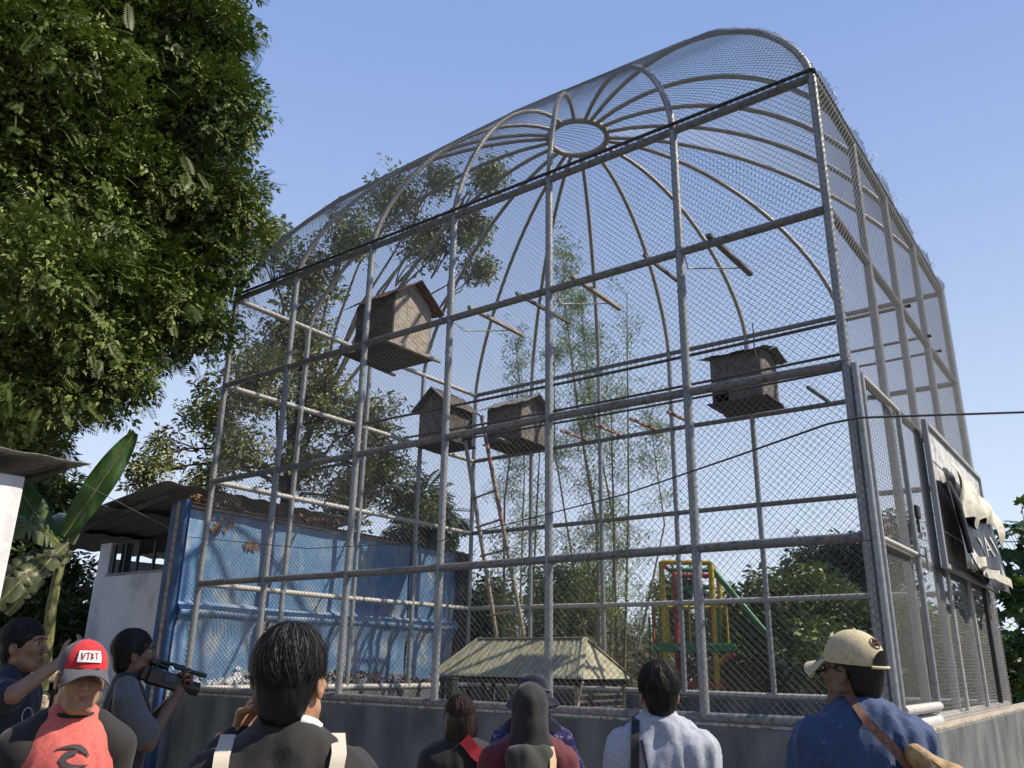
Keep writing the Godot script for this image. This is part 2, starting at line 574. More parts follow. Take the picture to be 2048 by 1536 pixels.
	for b in base:
		for l in range(1, 5):
			var y2: float = HB + LV[l] + rng.randf_range(-0.06, 0.06)
			var tp := []
			for i in 9:
				tp.push_back(Vector3(b.x + 0.046 * cos(TAU * i / 8.0), y2 + 0.012 * sin(TAU * i / 8.0 + b.x), b.z + 0.046 * sin(TAU * i / 8.0)))
			ties.tube(tp, 0.0035, 0.0035, 4, false)
	for b in base:
		var pts: Array = rib_points(b.x, b.z, 0.0, 25)
		for i in range(2, 24, 2):
			var dirv: Vector3 = (pts[i + 1] if i < 24 else pts[i]) - pts[i - 1]
			ties.tube([pts[i] - dirv.normalized() * 0.008, pts[i] + dirv.normalized() * 0.008], 0.035, 0.035, 8, false)
	part("tie_wires", ties, M.tie, cage).set_meta("kind", "stuff")
	# the gate at the front end of the right side
	var gate := Node3D.new()
	gate.name = numbered(cage, "gate")
	cage.add_child(gate, true)
	var gx := W + 0.1
	var hp := MB.new()
	hp.tube([Vector3(W + 0.075, HB + 0.06, 0.03), Vector3(W + 0.075, HB + 2.95, 0.03)], 0.032, 0.032, 14)
	part("hinge_post", hp, M.pipe, gate)
	for zz in [-0.06, -1.37]:
		var gp := MB.new()
		gp.tube([Vector3(gx, HB + 0.1, zz), Vector3(gx, HB + 2.86, zz)], 0.021, 0.021, 10)
		part("frame_bar", gp, M.pipe, gate)
	for yy in [0.12, 1.45, 2.86]:
		var gp2 := MB.new()
		gp2.tube([Vector3(gx, HB + yy, -0.05), Vector3(gx, HB + yy, -1.37)], 0.021 if yy > 1.0 else 0.04, 0.021 if yy > 1.0 else 0.04, 10)
		part("frame_bar", gp2, M.rail_pale, gate)
	var lk := MB.new()
	lk.box(Vector3(gx + 0.03, HB + 1.86, -1.44), Vector3(0.05, 0.13, 0.11), Basis(), 0.012)
	lk.box(Vector3(gx + 0.03, HB + 1.74, -1.43), Vector3(0.022, 0.16, 0.02), Basis(), 0.004)
	part("lock", lk, M.dark_metal, gate)
	var lt := MB.new()
	lt.tube([Vector3(gx + 0.035, HB + 1.52, -1.36), Vector3(gx + 0.06, HB + 1.52, -1.43), Vector3(gx + 0.06, HB + 1.3, -1.45), Vector3(gx + 0.035, HB + 1.28, -1.37)], 0.013, 0.013, 8)
	lt.box(Vector3(gx + 0.03, HB + 1.45, -1.4), Vector3(0.03, 0.03, 0.22), Basis(), 0.005)
	part("latch", lt, M.pipe, gate)
	for zz2 in [-1.46, -2.9, -4.2]:
		var mp := MB.new()
		mp.tube([Vector3(W + 0.07, HB + 0.03, zz2), Vector3(W + 0.07, HB + 2.9 if zz2 > -2.0 else HB + 1.45, zz2)], 0.022, 0.022, 10)
		part("stay_bar", mp, M.rail_pale, cage)
	var dk := MB.new()
	dk.bar(Vector3(W + 0.08, HB + 0.05, -5.12), Vector3(W + 0.08, HB + 1.5, -5.18), 0.05, 0.05, Vector3.RIGHT, 0.006)
	part("stay_bar", dk, M.dark_metal, cage)

func build_wall() -> void:
	var mb := MB.new()
	var t := 0.17
	var ox := 0.085
	# four runs of masonry butted end to end
	mb.box(Vector3(W * 0.5 + 0.0425, HB * 0.5 - 0.03, 0.0), Vector3(W + 2 * ox + 0.085, HB - 0.06, t), Basis(), 0.008)
	mb.box(Vector3(W + 0.0425, HB * 0.5 - 0.03, -4.6 - t * 0.5), Vector3(t + 0.085, HB - 0.06, 9.2), Basis(), 0.008)
	mb.box(Vector3(W * 0.5 - 0.1, HB * 0.5 - 0.03, -D), Vector3(W - 0.5, HB - 0.06, t))
	mb.box(Vector3(0.0, HB * 0.5 - 0.03, -D * 0.5), Vector3(t, HB - 0.06, D - t - 0.002))
	var low := solo("low_wall", mb, M.wall_paint, "low grey painted concrete wall that carries the cage", "wall")
	var cap := MB.new()
	cap.box(Vector3(W * 0.5 + 0.0375, HB - 0.045, -0.005), Vector3(W + 0.235, 0.028, t - 0.02), Basis(), 0.004)
	cap.box(Vector3(W + 0.0375, HB - 0.045, -4.6 - t * 0.5), Vector3(t + 0.07, 0.028, 9.2), Basis(), 0.004)
	part("mortar_top", cap, M.wall_top, low)

func nest_box(label: String, x0: float, x1: float, z0: float, z1: float, y: float, wall_h: float, rise: float, gable_x: bool, wm: Material, em: Material, rm: Material, hole: int) -> Node3D:
	# x0..x1, z0 (front) .. z1 (back); gable_x: the gables face +-x
	var t := thing("nest_box", label, "nest box", Vector3((x0 + x1) * 0.5, y, (z0 + z1) * 0.5), "nest boxes inside the cage")
	var hw := (x1 - x0) * 0.5
	var hd := (z0 - z1) * 0.5
	# floor planks
	var n := 6
	for i in n:
		var fl := MB.new()
		var zz := lerpf(hd + 0.06, -hd - 0.06, (i + 0.5) / n)
		fl.box(Vector3(rng.randf_range(-0.02, 0.02), -0.012, zz), Vector3(hw * 2 + 0.16, 0.022, (hd * 2 + 0.12) / n - 0.008), Basis(), 0.003)
		part("floor_plank", fl, M.dark_wood, t)
	# front and back walls of boards (along x)
	var nb := 3
	for s in [1.0, -1.0]:
		for i in nb:
			var b := MB.new()
			var a := lerpf(-hw, hw, float(i) / nb)
			var c := lerpf(-hw, hw, float(i + 1) / nb)
			var hgt := wall_h
			var yy := 0.0
			if s > 0.0 and hole == i:
				yy = 0.26
				hgt = wall_h - 0.26
			if gable_x:
				b.box(Vector3((a + c) * 0.5, yy + hgt * 0.5, s * (hd - 0.01 + 0.002 * i)), Vector3(c - a - 0.006, hgt, 0.02), Basis(), 0.003)
			else:
				_gable_board(b, Vector3((a + c) * 0.5, yy, s * (hd - 0.01)), (c - a) * 0.5 - 0.003, hgt, rise, hw, a, c, 0.02, false)
			part("wall_board", b, wm if s > 0.0 else em, t)
	for s in [1.0, -1.0]:
		for i in nb:
			var b := MB.new()
			var a := lerpf(-hd + 0.022, hd - 0.022, float(i) / nb)
			var c := lerpf(-hd + 0.022, hd - 0.022, float(i + 1) / nb)
			if gable_x:
				_gable_board(b, Vector3(s * (hw - 0.01), 0, (a + c) * 0.5), (c - a) * 0.5 - 0.003, wall_h, rise, hd, a, c, 0.02, true)
			else:
				b.box(Vector3(s * (hw - 0.01), wall_h * 0.5, (a + c) * 0.5), Vector3(0.02, wall_h, c - a - 0.006), Basis(), 0.003)
			part("wall_board", b, em, t)
	# dark inside behind a hole is just the open box; roof sheets, corrugated
	var ov := 0.16
	for s in [1.0, -1.0]:
		var pts := []
		for i in 8:
			var row := []
			for j in 25:
				var u := lerpf(-1.0, 1.0, j / 24.0)
				var q := lerpf(0.0, 1.22, i / 7.0)
				var wav := 0.008 * sin(j * PI * 0.9)
				var drop := rise * q + 0.01 * sin(j * 0.7 + s)
				if gable_x:
					pts_add(row, Vector3(u * (hw + ov), wall_h + rise + 0.02 + wav - drop, s * q * (hd + 0.02)))
				else:
					pts_add(row, Vector3(s * q * (hw + 0.02), wall_h + rise + 0.02 + wav - drop, u * (hd + ov)))
			pts.push_back(row)
		if (s < 0.0) == gable_x:
			for row in pts:
				row.reverse()
		var mb := MB.new()
		mb.sheet(pts, 0.008)
		part("roof_sheet", mb, rm, t)
	return t

func pts_add(row: Array, v: Vector3) -> void:
	row.push_back(v)

func _gable_board(b: MB, c: Vector3, half: float, h: float, rise: float, span: float, a: float, d: float, th: float, along_z: bool) -> void:
	# a board whose top follows the gable
	var ya := c.y + h + rise * (1.0 - absf(a) / span)
	var yd := c.y + h + rise * (1.0 - absf(d) / span)
	var ym := ya if a * d >= 0.0 else c.y + h + rise
	var prof := [Vector2(-half, c.y), Vector2(half, c.y), Vector2(half, yd)]
	if a * d < 0.0:
		prof.push_back(Vector2(0, ym))
	prof.push_back(Vector2(-half, ya))
	var f := []
	var k := []
	for p in prof:
		if along_z:
			f.push_back(Vector3(c.x + th * 0.5, p.y, c.z + p.x)); k.push_back(Vector3(c.x - th * 0.5, p.y, c.z + p.x))
		else:
			f.push_back(Vector3(c.x + p.x, p.y, c.z + th * 0.5)); k.push_back(Vector3(c.x + p.x, p.y, c.z - th * 0.5))
	for i in range(1, f.size() - 1):
		if along_z:
			b.face(f[0], f[i + 1], f[i]); b.face(k[0], k[i], k[i + 1])
		else:
			b.face(f[0], f[i], f[i + 1]); b.face(k[0], k[i + 1], k[i])
	for i in f.size():
		var j := (i + 1) % f.size()
		if along_z:
			b.quad(f[i], f[j], k[j], k[i])
		else:
			b.quad(f[j], f[i], k[i], k[j])

func build_inside() -> void:
	# nest boxes
	var nb := nest_box("largest nest box with rusty gable roof, high near the left front", 2.6, 3.36, -0.3, -1.08, 5.8, 0.74, 0.3, true, M.dark_wood, M.pale_board, M.rust_tin, -1)
	var pk := MB.new()
	pk.bar(Vector3(3.44, -0.03 + 5.8, -0.04) - nb.position, Vector3(3.46, 5.77, -1.2) - nb.position, 0.05, 0.045, Vector3.UP, 0.005)
	part("bearer", pk, M.pale_board, nb)
	var pk2 := MB.new()
	pk2.bar(Vector3(2.55, 5.765, -0.04) - nb.position, Vector3(2.5, 5.765, -1.25) - nb.position, 0.05, 0.04, Vector3.UP, 0.005)
	part("bearer", pk2, M.dark_wood, nb)
	nest_box("grey nest box whose gable faces the front, left of the ladder top", 0.22, 1.0, -4.25, -4.95, 5.62, 0.72, 0.36, false, M.old_wood, M.dark_wood, M.dark_wood, -1)
	var n3 := nest_box("brown nest box with lighter roof just right of the ladder top", 1.28, 2.12, -5.05, -5.85, 5.66, 0.72, 0.22, true, M.grey_board, M.old_wood, M.grey_tin, -1)
	var pe := MB.new()
	pe.bar(Vector3(0.1, -0.02, 0.3), Vector3(0.12, -0.02, 0.75), 0.09, 0.02, Vector3.UP, 0.004)
	part("landing_board", pe, M.pale_board, n3)
	nest_box("brown nest box on the right with a square entrance hole", 6.0, 6.85, -5.0, -5.75, 5.66, 0.78, 0.1, true, M.grey_board, M.grey_board, M.old_wood, 0)
	# perch planks lying on the third rail
	var pl := [[5.03, 0.05, -1.1, 0.055, "pale_board", "left one of three pale perch planks sticking in from the front rail"],
		[5.75, 0.04, -1.11, 0.03, "dark_wood", "thin dark perch stick between the left and middle pale planks"],
		[6.54, 0.06, -1.07, 0.055, "pale_board", "middle one of three pale perch planks sticking in from the front rail"],
		[7.45, 0.04, -0.92, 0.03, "dark_wood", "thin dark perch stick left of the right-hand perch plank"],
		[8.19, 0.05, -1.06, 0.06, "old_wood", "weathered grey-brown perch plank nearest the right front corner post"]]
	for a in pl:
		var mb := MB.new()
		mb.bar(Vector3(a[0], HB + 4.59, a[1]), Vector3(a[0] + rng.randf_range(-0.04, 0.04), HB + 4.59, a[2]), a[3], 0.045, Vector3.UP, 0.005)
		solo("perch_plank", mb, M[a[4]], a[5], "perch", "perch planks on the front rail")
	var lw := [[3.56, "far perch stick on the back rail, left of three reddish ones"], [4.29, "middle reddish perch stick on the back rail"], [5.03, "right-hand reddish perch stick on the back rail"], [7.44, "dark perch stick on the back rail by the right corner"], [2.82, "thin perch stick on the back rail nearest the ladder"]]
	for a in lw:
		var mb := MB.new()
		mb.bar(Vector3(a[0], HB + 4.585, -5.36), Vector3(a[0] + 0.04, HB + 4.585, -6.35), 0.05, 0.05, Vector3.UP, 0.006)
		solo("perch_stick", mb, M.rust_rail if a[0] < 7.0 else M.dark_wood, a[1], "perch", "perch sticks on the back rail")
	# hanging lines that steady the perches
	var st := [[5.0, 4.85, 4.42], [6.52, 6.35, 5.9], [8.18, 8.0, 7.6]]
	var lab := ["thin line tied to the left pale perch plank", "thin line tied to the middle pale perch plank", "thin line tied to the plank nearest the right corner"]
	for i in 3:
		var mb := MB.new()
		var xx: float = st[i][0]
		mb.tube([Vector3(xx, HB + 4.57, -0.8), Vector3(xx - 0.45, HB + 4.55, -0.45), Vector3([4.69, 6.2, 7.85][i] + 0.04, HB + 4.5, 0.0)], 0.009, 0.009, 5)
		solo("perch_line", mb, M.rail_pale, lab[i], "line", "lines holding the perches")
	# long perch poles from side to side
	var pol := [[-2.95, 4.585, 0.024, "upper long dark perch pole running across the whole cage"], [-4.1, 4.575, 0.022, "lower long dark perch pole that crosses in front of the right nest box"], [-4.75, 4.57, 0.02, "thin rear perch pole beneath the left nest boxes"], [-1.9, 1.42, 0.0, ""]]
	for a in pol:
		if a[3] == "":
			continue
		var mb := MB.new()
		var pp := []
		for i in 11:
			pp.push_back(Vector3(lerpf(-0.1, W + 0.1, i / 10.0), HB + a[1] - 0.04 * sin(PI * i / 10.0), a[0]))
		mb.tube(pp, a[2], a[2], 8)
		solo("perch_pole", mb, M.dark_wood, a[3], "perch pole", "long perch poles")
	# short dangling cord
	var dc := MB.new()
	dc.tube([Vector3(8.02, HB + 4.2, -1.5), Vector3(8.025, HB + 4.0, -1.5), Vector3(8.015, HB + 3.86, -1.5)], 0.006, 0.008, 5)
	dc.tube([Vector3(8.02, HB + 4.2, -1.5), Vector3(8.0, HB + 6.4, -1.45), Vector3(7.95, HB + 7.7, -1.4)], 0.0007, 0.0007, 3)
	dc.tube([Vector3(8.015, HB + 3.86, -1.5), Vector3(8.03, HB + 3.75, -1.5)], 0.018, 0.008, 6)
	solo("dangling_cord", dc, M.dark_metal, "short dark knotted cord dangling above the right nest box", "cord")
	# ladder
	var ld := thing("ladder", "tall homemade ladder, rust red at the top, leaning on the nest boxes", "ladder", Vector3(1.95, 0, -5.5))
	var la := [Vector3(1.78, 0.0, -5.5), Vector3(1.1, 5.66, -4.62)]
	var lb := [Vector3(2.46, 0.0, -5.5), Vector3(1.5, 6.1, -4.6)]
	for q in [la, lb]:
		for s in 2:
			var mb := MB.new()
			var f0: float = [0.0, 0.66][s]
			var f1: float = [0.66, 1.0][s]
			mb.tube([q[0].lerp(q[1], f0) - ld.position, q[0].lerp(q[1], f1) - ld.position], 0.042, 0.038, 10)
			part("side_pole", mb, (M.rust_rail if s == 1 and q == lb else M.pale_bark) if q == lb or s == 0 else M.rib, ld)
	for i in 9:
		var t := 0.06 + i * 0.093
		var mb := MB.new()
		var a: Vector3 = la[0].lerp(la[1], t)
		var b: Vector3 = lb[0].lerp(lb[1], t * 0.95)
		var dd := (b - a).normalized() * 0.05
		mb.tube([a - dd - ld.position + Vector3(0, 0, 0.04), b + dd - ld.position + Vector3(0, 0, 0.04)], 0.022, 0.02, 8)
		part("rung", mb, M.pale_bark if i < 6 else M.rust_rail, ld)
	build_hut()

func build_hut() -> void:
	var t := thing("feeding_hut", "low hut with a khaki hipped metal roof standing inside the cage", "hut", Vector3(2.93, 0, -4.3))
	var ye := 1.415
	var yr := 2.0
	var e := [Vector3(-1.45, ye, 0.82), Vector3(1.45, ye, 0.82), Vector3(1.4, ye, -0.8), Vector3(-1.4, ye, -0.8)]
	var r0 := Vector3(-1.12, yr, 0)
	var r1 := Vector3(1.02, yr, 0)
	# front and back slopes as strips with standing seams
	for side in 2:
		var a: Vector3 = e[0] if side == 0 else e[2]
		var b: Vector3 = e[1] if side == 0 else e[3]
		var c: Vector3 = r0 if side == 0 else r1
		var d: Vector3 = r1 if side == 0 else r0
		var n := 18
		for i in n:
			var mb := MB.new()
			var u0 := float(i) / n + 0.002
			var u1 := float(i + 1) / n - 0.002
			var p0 := a.lerp(b, u0)
			var p1 := a.lerp(b, u1)
			var p2 := c.lerp(d, u1)
			var p3 := c.lerp(d, u0)
			var nn := (p1 - p0).cross(p3 - p0).normalized()
			_slab(mb, p0, p1, p2, p3, nn * 0.006 * (1 + i % 2))
			var m0 := p0.lerp(p1, 0.5)
			var m1 := p3.lerp(p2, 0.5)
			mb.bar(m0 + nn * 0.014, m1 + nn * 0.014, 0.02, 0.008, nn, 0.003)
			part("roof_sheet", mb, M.khaki_tin, t)
	for side in 2:
		var a: Vector3 = e[1] if side == 0 else e[3]
		var b: Vector3 = e[2] if side == 0 else e[0]
		var c: Vector3 = r1 if side == 0 else r0
		var mb := MB.new()
		var nn := (b - a).cross(c - a).normalized()
		mb.face(a + nn * 0.008, b + nn * 0.008, c + nn * 0.008)
		mb.face(a, c, b)
		mb.quad(a, b, b + nn * 0.008, a + nn * 0.008)
		part("hip_sheet", mb, M.khaki_tin, t)
	for q in [[e[0], r0], [e[1], r1], [e[2], r1], [e[3], r0], [r0, r1]]:
		var mb := MB.new()
		mb.bar(q[0] + Vector3(0, 0.012, 0), q[1] + Vector3(0, 0.018, 0), 0.09, 0.02, Vector3.UP, 0.006)
		part("ridge_cap", mb, M.khaki_tin, t)
	var dr := MB.new()
	for i in 70:
		var u := rng.randf()
		var v := rng.randf_range(0.05, 0.95)
		var q0: Vector3 = e[0].lerp(e[1], u).lerp(r0.lerp(r1, u), v)
		var nn2: Vector3 = (e[1] - e[0]).cross(r0 - e[0]).normalized()
		var dn: Vector3 = (e[0].lerp(e[1], u) - r0.lerp(r1, u)).normalized() * rng.randf_range(0.03, 0.14)
		var sd: Vector3 = Vector3.RIGHT * rng.randf_range(0.006, 0.02)
		q0 += nn2 * 0.0165
		dr.quad(q0 - sd, q0 + dn * 0.8, q0 + dn + sd * 0.4, q0 + sd)
	part("droppings", dr, M.sign_white, t).set_meta("kind", "stuff")
	# timber edge, posts, brace, slatted sides
	for q in [[e[0], e[1]], [e[1], e[2]], [e[2], e[3]], [e[3], e[0]]]:
		var mb := MB.new()
		var ins := Vector3(0.93, 1, 0.9)
		mb.bar(q[0] * ins - Vector3(0, 0.06, 0), q[1] * ins - Vector3(0, 0.06, 0), 0.05, 0.07, Vector3.UP, 0.005)
		part("beam", mb, M.dark_wood, t)
	for x in [-1.3, -0.45, 0.5, 1.3]:
		for z in [0.68, -0.68]:
			var mb := MB.new()
			mb.bar(Vector3(x, 0.0, z), Vector3(x, ye - 0.08, z), 0.06, 0.06, Vector3.FORWARD, 0.006)
			part("post", mb, M.dark_wood if x < 1.0 else M.sandstone, t)
	var br := MB.new()
	br.bar(Vector3(1.32, ye - 0.3, 0.69), Vector3(1.43, ye - 0.03, 0.74), 0.03, 0.04, Vector3.FORWARD, 0.004)
	part("brace", br, M.pale_board, t)
	for i in 12:
		var mb := MB.new()
		mb.box(Vector3(1.3, 0.2 + i * 0.09, 0.0), Vector3(0.02, 0.035, 1.3), Basis(), 0.004)
		part("slat", mb, M.dark_wood, t)
	var bk := MB.new()
	bk.box(Vector3(-0.3, 0.62, -0.68), Vector3(1.9, 0.8, 0.03), Basis(), 0.004)
	part("back_board", bk, M.dark_wood, t)
	# a short dark post close behind the front rail
	var dp := MB.new()
	dp.box(Vector3(4.55, 0.72, -0.45), Vector3(0.1, 1.44, 0.1), Basis(), 0.006)
	dp.box(Vector3(4.55, 1.45, -0.45), Vector3(0.115, 0.02, 0.115), Basis(), 0.004)
	solo("short_post", dp, M.dark_metal, "short dark square post just inside the cage's front rail", "post")

func _slab(mb: MB, a: Vector3, b: Vector3, c: Vector3, d: Vector3, up: Vector3) -> void:
	mb.quad(a + up, b + up, c + up, d + up)
	mb.quad(d, c, b, a)
	mb.quad(a, b, b + up, a + up)
	mb.quad(b, c, c + up, b + up)
	mb.quad(c, d, d + up, c + up)
	mb.quad(d, a, a + up, d + up)

# ---------------------------------------------------------------- ground and buildings
func build_ground() -> void:
	var g := MB.new()
	var rows := []
	for i in 41:
		var row := []
		for j in 41:
			var x := lerpf(-1.0, 1.0, j / 40.0)
			var z := lerpf(-1.0, 1.0, i / 40.0)
			row.push_back(Vector3(5 + signf(x) * x * x * 1200.0, 0, -3 + signf(z) * z * z * 1200.0))
		rows.push_back(row)
	g.grid(rows)
	structure("ground", g, M.ground)

func build_blue_wall() -> void:
	var t := thing("blue_wall", "faded blue sheet-metal wall along the left side of the cage", "metal wall", Vector3(-0.35, 0, -3.0))
	var zs := [3.12, 1.5, -0.15, -1.8, -3.15]
	for i in 4:
		var z0: float = zs[i] - 0.03
		var z1: float = zs[i + 1] + 0.03
		for r in 2:
			var y0: float = [2.42, 1.22][r]
			var y1: float = [3.78, 2.2][r]
			var p := []
			for a in 9:
				var row := []
				for b in 11:
					var v := a / 8.0
					var u := b / 10.0
					var bulge := 0.028 * sin(PI * u) * sin(PI * v) + 0.012 * sin(u * 9.0 + i * 2.3 + r) * sin(v * 5.0 + i)
					if r == 1:
						bulge += 0.09 * smoothstep(0.75, 1.0, v)
					row.push_back(Vector3(bulge, lerpf(y0, y1, v), lerpf(z0, z1, u)))
				p.push_back(row)
			for row in p:
				row.reverse()
			var mb := MB.new()
			mb.sheet(p, 0.006)
			part("panel", mb, M.blue, t)
	for i in 5:
		var mb := MB.new()
		mb.box(Vector3(0.0, 3.05, zs[i]), Vector3(0.045, 1.5, 0.055), Basis(), 0.008)
		part("upright", mb, M.blue_dark, t)
	# mid ledge, a folded lip that throws a shadow
	var lip := MB.new()
	var pr := []
	var prof := [Vector2(0.0, 2.42), Vector2(0.06, 2.4), Vector2(0.13, 2.3), Vector2(0.135, 2.24), Vector2(0.07, 2.19), Vector2(0.0, 2.17)]
	for q in prof:
		var row := []
		for k in 13:
			var z := lerpf(3.12, -3.15, k / 12.0)
			row.push_back(Vector3(q.x * (1.0 + 0.08 * sin(k * 1.7)), q.y + 0.012 * sin(k * 1.1), z))
		pr.push_back(row)
	lip.sheet(pr, 0.006)
	part("ledge", lip, M.blue, t)
	var tp := MB.new()
	tp.tube([Vector3(0.03, 3.82, 3.12), Vector3(0.03, 3.81, 0.4), Vector3(0.03, 3.78, -1.6)], 0.03, 0.03, 8)
	part("top_pipe", tp, M.pink_pipe, t)
	var tp2 := MB.new()
	tp2.bar(Vector3(-0.04, 3.86, 3.12), Vector3(-0.04, 3.8, -3.4), 0.2, 0.05, Vector3.UP, 0.01)
	part("top_board", tp2, M.bark, t)
	var ep := MB.new()
	ep.box(Vector3(0.02, 2.1, -3.35), Vector3(0.16, 3.4, 0.3), Basis(), 0.012)
	part("end_post", ep, M.dark_metal, t)
	var sk := MB.new()
	sk.box(Vector3(0.0, 0.6, -0.0), Vector3(0.1, 1.2, 6.2), Basis(), 0.01)
	part("skirt_wall", sk, M.grey_wall, t)
	# rust scabs near the top edge, peeling paint and droppings low down
	var sc := MB.new()
	for i in 26:
		var c := Vector3(0.045, rng.randf_range(3.5, 3.72), 2.62 + rng.randf_range(-0.28, 0.28)) if i < 14 else Vector3(0.05, rng.randf_range(3.3, 3.4), 1.95 + rng.randf_range(-0.15, 0.15))
		_flake(sc, c, rng.randf_range(0.03, 0.08), Vector3.RIGHT)
	part("rust_scabs", sc, M.leaf_litter, t).set_meta("kind", "stuff")
	var pp := MB.new()
	for i in 60:
		var z := rng.randf_range(1.2, 3.05)
		_flake(pp, Vector3(0.05, 1.25 + absf(rng.randfn(0.0, 0.1)), z), rng.randf_range(0.03, 0.07), Vector3.RIGHT)
	part("peeled_paint", pp, M.white_wall, t).set_meta("kind", "stuff")
	# dry leaves caught along the foot of the wall
	var lm := MB.new()
	for i in 700:
		var z := rng.randf_range(-2.9, 0.9)
		if i % 5 == 0:
			z = rng.randf_range(0.9, 3.0)
		var hgt := 0.25 * exp(-pow((z + 0.4) / 1.8, 2.0))
		_flake(lm, Vector3(rng.randf_range(0.08, 0.26), 1.2 + rng.randf() * hgt, z), rng.randf_range(0.025, 0.06), Vector3(rng.randf_range(-1, 1), rng.randf_range(0.2, 1), rng.randf_range(-1, 1)).normalized())
	var lt := part("leaf_litter", lm, M.leaf_litter, t)
	lt.set_meta("kind", "stuff")
	var lm2 := MB.new()
	for i in 420:
		var z := rng.randf_range(-3.0, 3.1)
		if sin(z * 3.0) < -0.2:
			continue
		_flake(lm2, Vector3(rng.randf_range(-0.1, 0.1), 3.87 + rng.randf() * 0.13, z), rng.randf_range(0.03, 0.06), Vector3(rng.randf_range(-1, 1), rng.randf_range(0.2, 1), rng.randf_range(-1, 1)).normalized())
	part("leaf_litter", lm2, M.leaf_litter, t).set_meta("kind", "stuff")
	var pi := thing("blue_pillar", "narrow dark blue metal pillar with a brown pipe between house and cage", "pillar", Vector3(-0.42, 0, 0.2))
	for x in [-0.11, 0.12]:
		var mb := MB.new()
		mb.box(Vector3(x, 1.95, 0), Vector3(0.15, 3.9, 0.1), Basis(), 0.01)
		part("flange", mb, M.blue_dark, pi)
	var bp := MB.new()
	bp.tube([Vector3(0.005, 0, 0.03), Vector3(0.005, 3.85, 0.03)], 0.04, 0.04, 10)
	part("pipe", bp, M.pink_pipe, pi)

func _flake(mb: MB, c: Vector3, r: float, nn: Vector3) -> void:
	var x := nn.cross(Vector3(0.3, 0.8, 0.52)).normalized()
	var y := nn.cross(x)
	var a := rng.randf() * TAU
	var u := (x * cos(a) + y * sin(a)) * r
	var w := (y * cos(a) - x * sin(a)) * r * rng.randf_range(0.4, 0.8)
	var b := nn * r * 0.25
	mb.quad(c - u + b, c - w, c + u + b, c + w)

func build_house() -> void:
	var t := thing("white_house", "small whitewashed house with a barred window and dark lean-to roof", "house", Vector3(-1.75, 0, -1.6))
	var x0 := -1.3
	var x1 := 1.12
	var zf := 1.6
	var th := 0.14
	var w := MB.new()
	w.box(Vector3((x0 + x1) * 0.5, 1.44, zf - th * 0.5), Vector3(x1 - x0, 2.88, th), Basis(), 0.006)
	w.box(Vector3(x0 + 0.17, 3.16, zf - th * 0.5 - 0.01), Vector3(0.34, 0.56, th - 0.02))
	w.box(Vector3(x1 - 0.12, 3.3, zf - th * 0.5 - 0.01), Vector3(0.24, 0.84, th - 0.02))
	w.box(Vector3(x0 + th * 0.5, 1.6, -0.07), Vector3(th, 3.2, 3.0))
	w.box(Vector3(x1 - th * 0.5, 1.8, -0.07), Vector3(th, 3.6, 3.0))
	w.box(Vector3((x0 + x1) * 0.5, 1.4, -1.6), Vector3(x1 - x0, 2.8, th))
	part("wall", w, M.white_wall, t)
	var win := Node3D.new()
	win.name = numbered(t, "window")
	t.add_child(win, true)
	var fr := MB.new()
	fr.box(Vector3(-0.05, 2.9, zf - 0.08), Vector3(1.85, 0.05, 0.16), Basis(), 0.005)
	part("sill", fr, M.grey_wall, win)
	for i in 5:
		var b := MB.new()
		b.box(Vector3(-0.9 + i * 0.38 + (0.1 if i > 2 else 0.0), 3.16, zf - 0.06), Vector3(0.045 if i else 0.1, 0.5, 0.04), Basis(), 0.004)
		part("bar", b, M.dark_metal, win)
	var cu := MB.new()
	var cp := []
	for i in 6:
		var row := []
		for j in 16:
			row.push_back(Vector3(lerpf(-0.85, -0.5, j / 15.0), lerpf(3.42, 2.95, i / 5.0), zf - 0.16 + 0.02 * sin(j * 1.4)))
		cp.push_back(row)
	cu.sheet(cp, 0.004)
	part("curtain", cu, M.dark_green, win)
	# scalloped edge of a hanging sheet seen through the window
	var sv := MB.new()
	var sp := []
	for i in 3:
		var row := []
		for j in 33:
			row.push_back(Vector3(lerpf(-0.9, 1.0, j / 32.0), lerpf(3.55, 3.27, i / 2.0) + (0.03 * absf(sin(j * 0.78)) if i == 2 else 0.0), zf - 0.5 + 0.01 * sin(j * 1.57)))
		sp.push_back(row)
	sv.sheet(sp, 0.004)
	part("valance", sv, M.interior, win)
	# corrugated lean-to roof sheets overlapping each other, high at the cage side
	var sheets := [[-2.5, -0.1, 3.62, 3.86, 0.5, 0.0], [-0.95, 1.35, 3.84, 4.1, 0.25, 0.07], [-3.0, -1.5, 3.5, 3.62, 0.1, -0.06]]
	for s in sheets:
		var p := []
		for i in 9:
			var row := []
			for j in 41:
				var u := i / 8.0
				var v := j / 40.0
				row.push_back(Vector3(lerpf(s[0], s[1], u), lerpf(s[2], s[3], u) + 0.018 * sin(v * 60.0) + s[5] * 0.2 + 0.02 * sin(v * 3.0 + s[4] * 5.0), lerpf(zf + 0.3 + s[4], -1.9, v)))
			p.push_back(row)
		p.reverse()
		var mb := MB.new()
		mb.sheet(p, 0.006)
		part("roof_sheet", mb, M.grey_tin, t)
	for z in [zf + 0.35, 0.3, -1.4]:
		var mb := MB.new()
		mb.bar(Vector3(-2.3, 3.52, z), Vector3(1.2, 3.95, z), 0.05, 0.09, Vector3.UP, 0.005)
		part("rafter", mb, M.dark_wood, t)

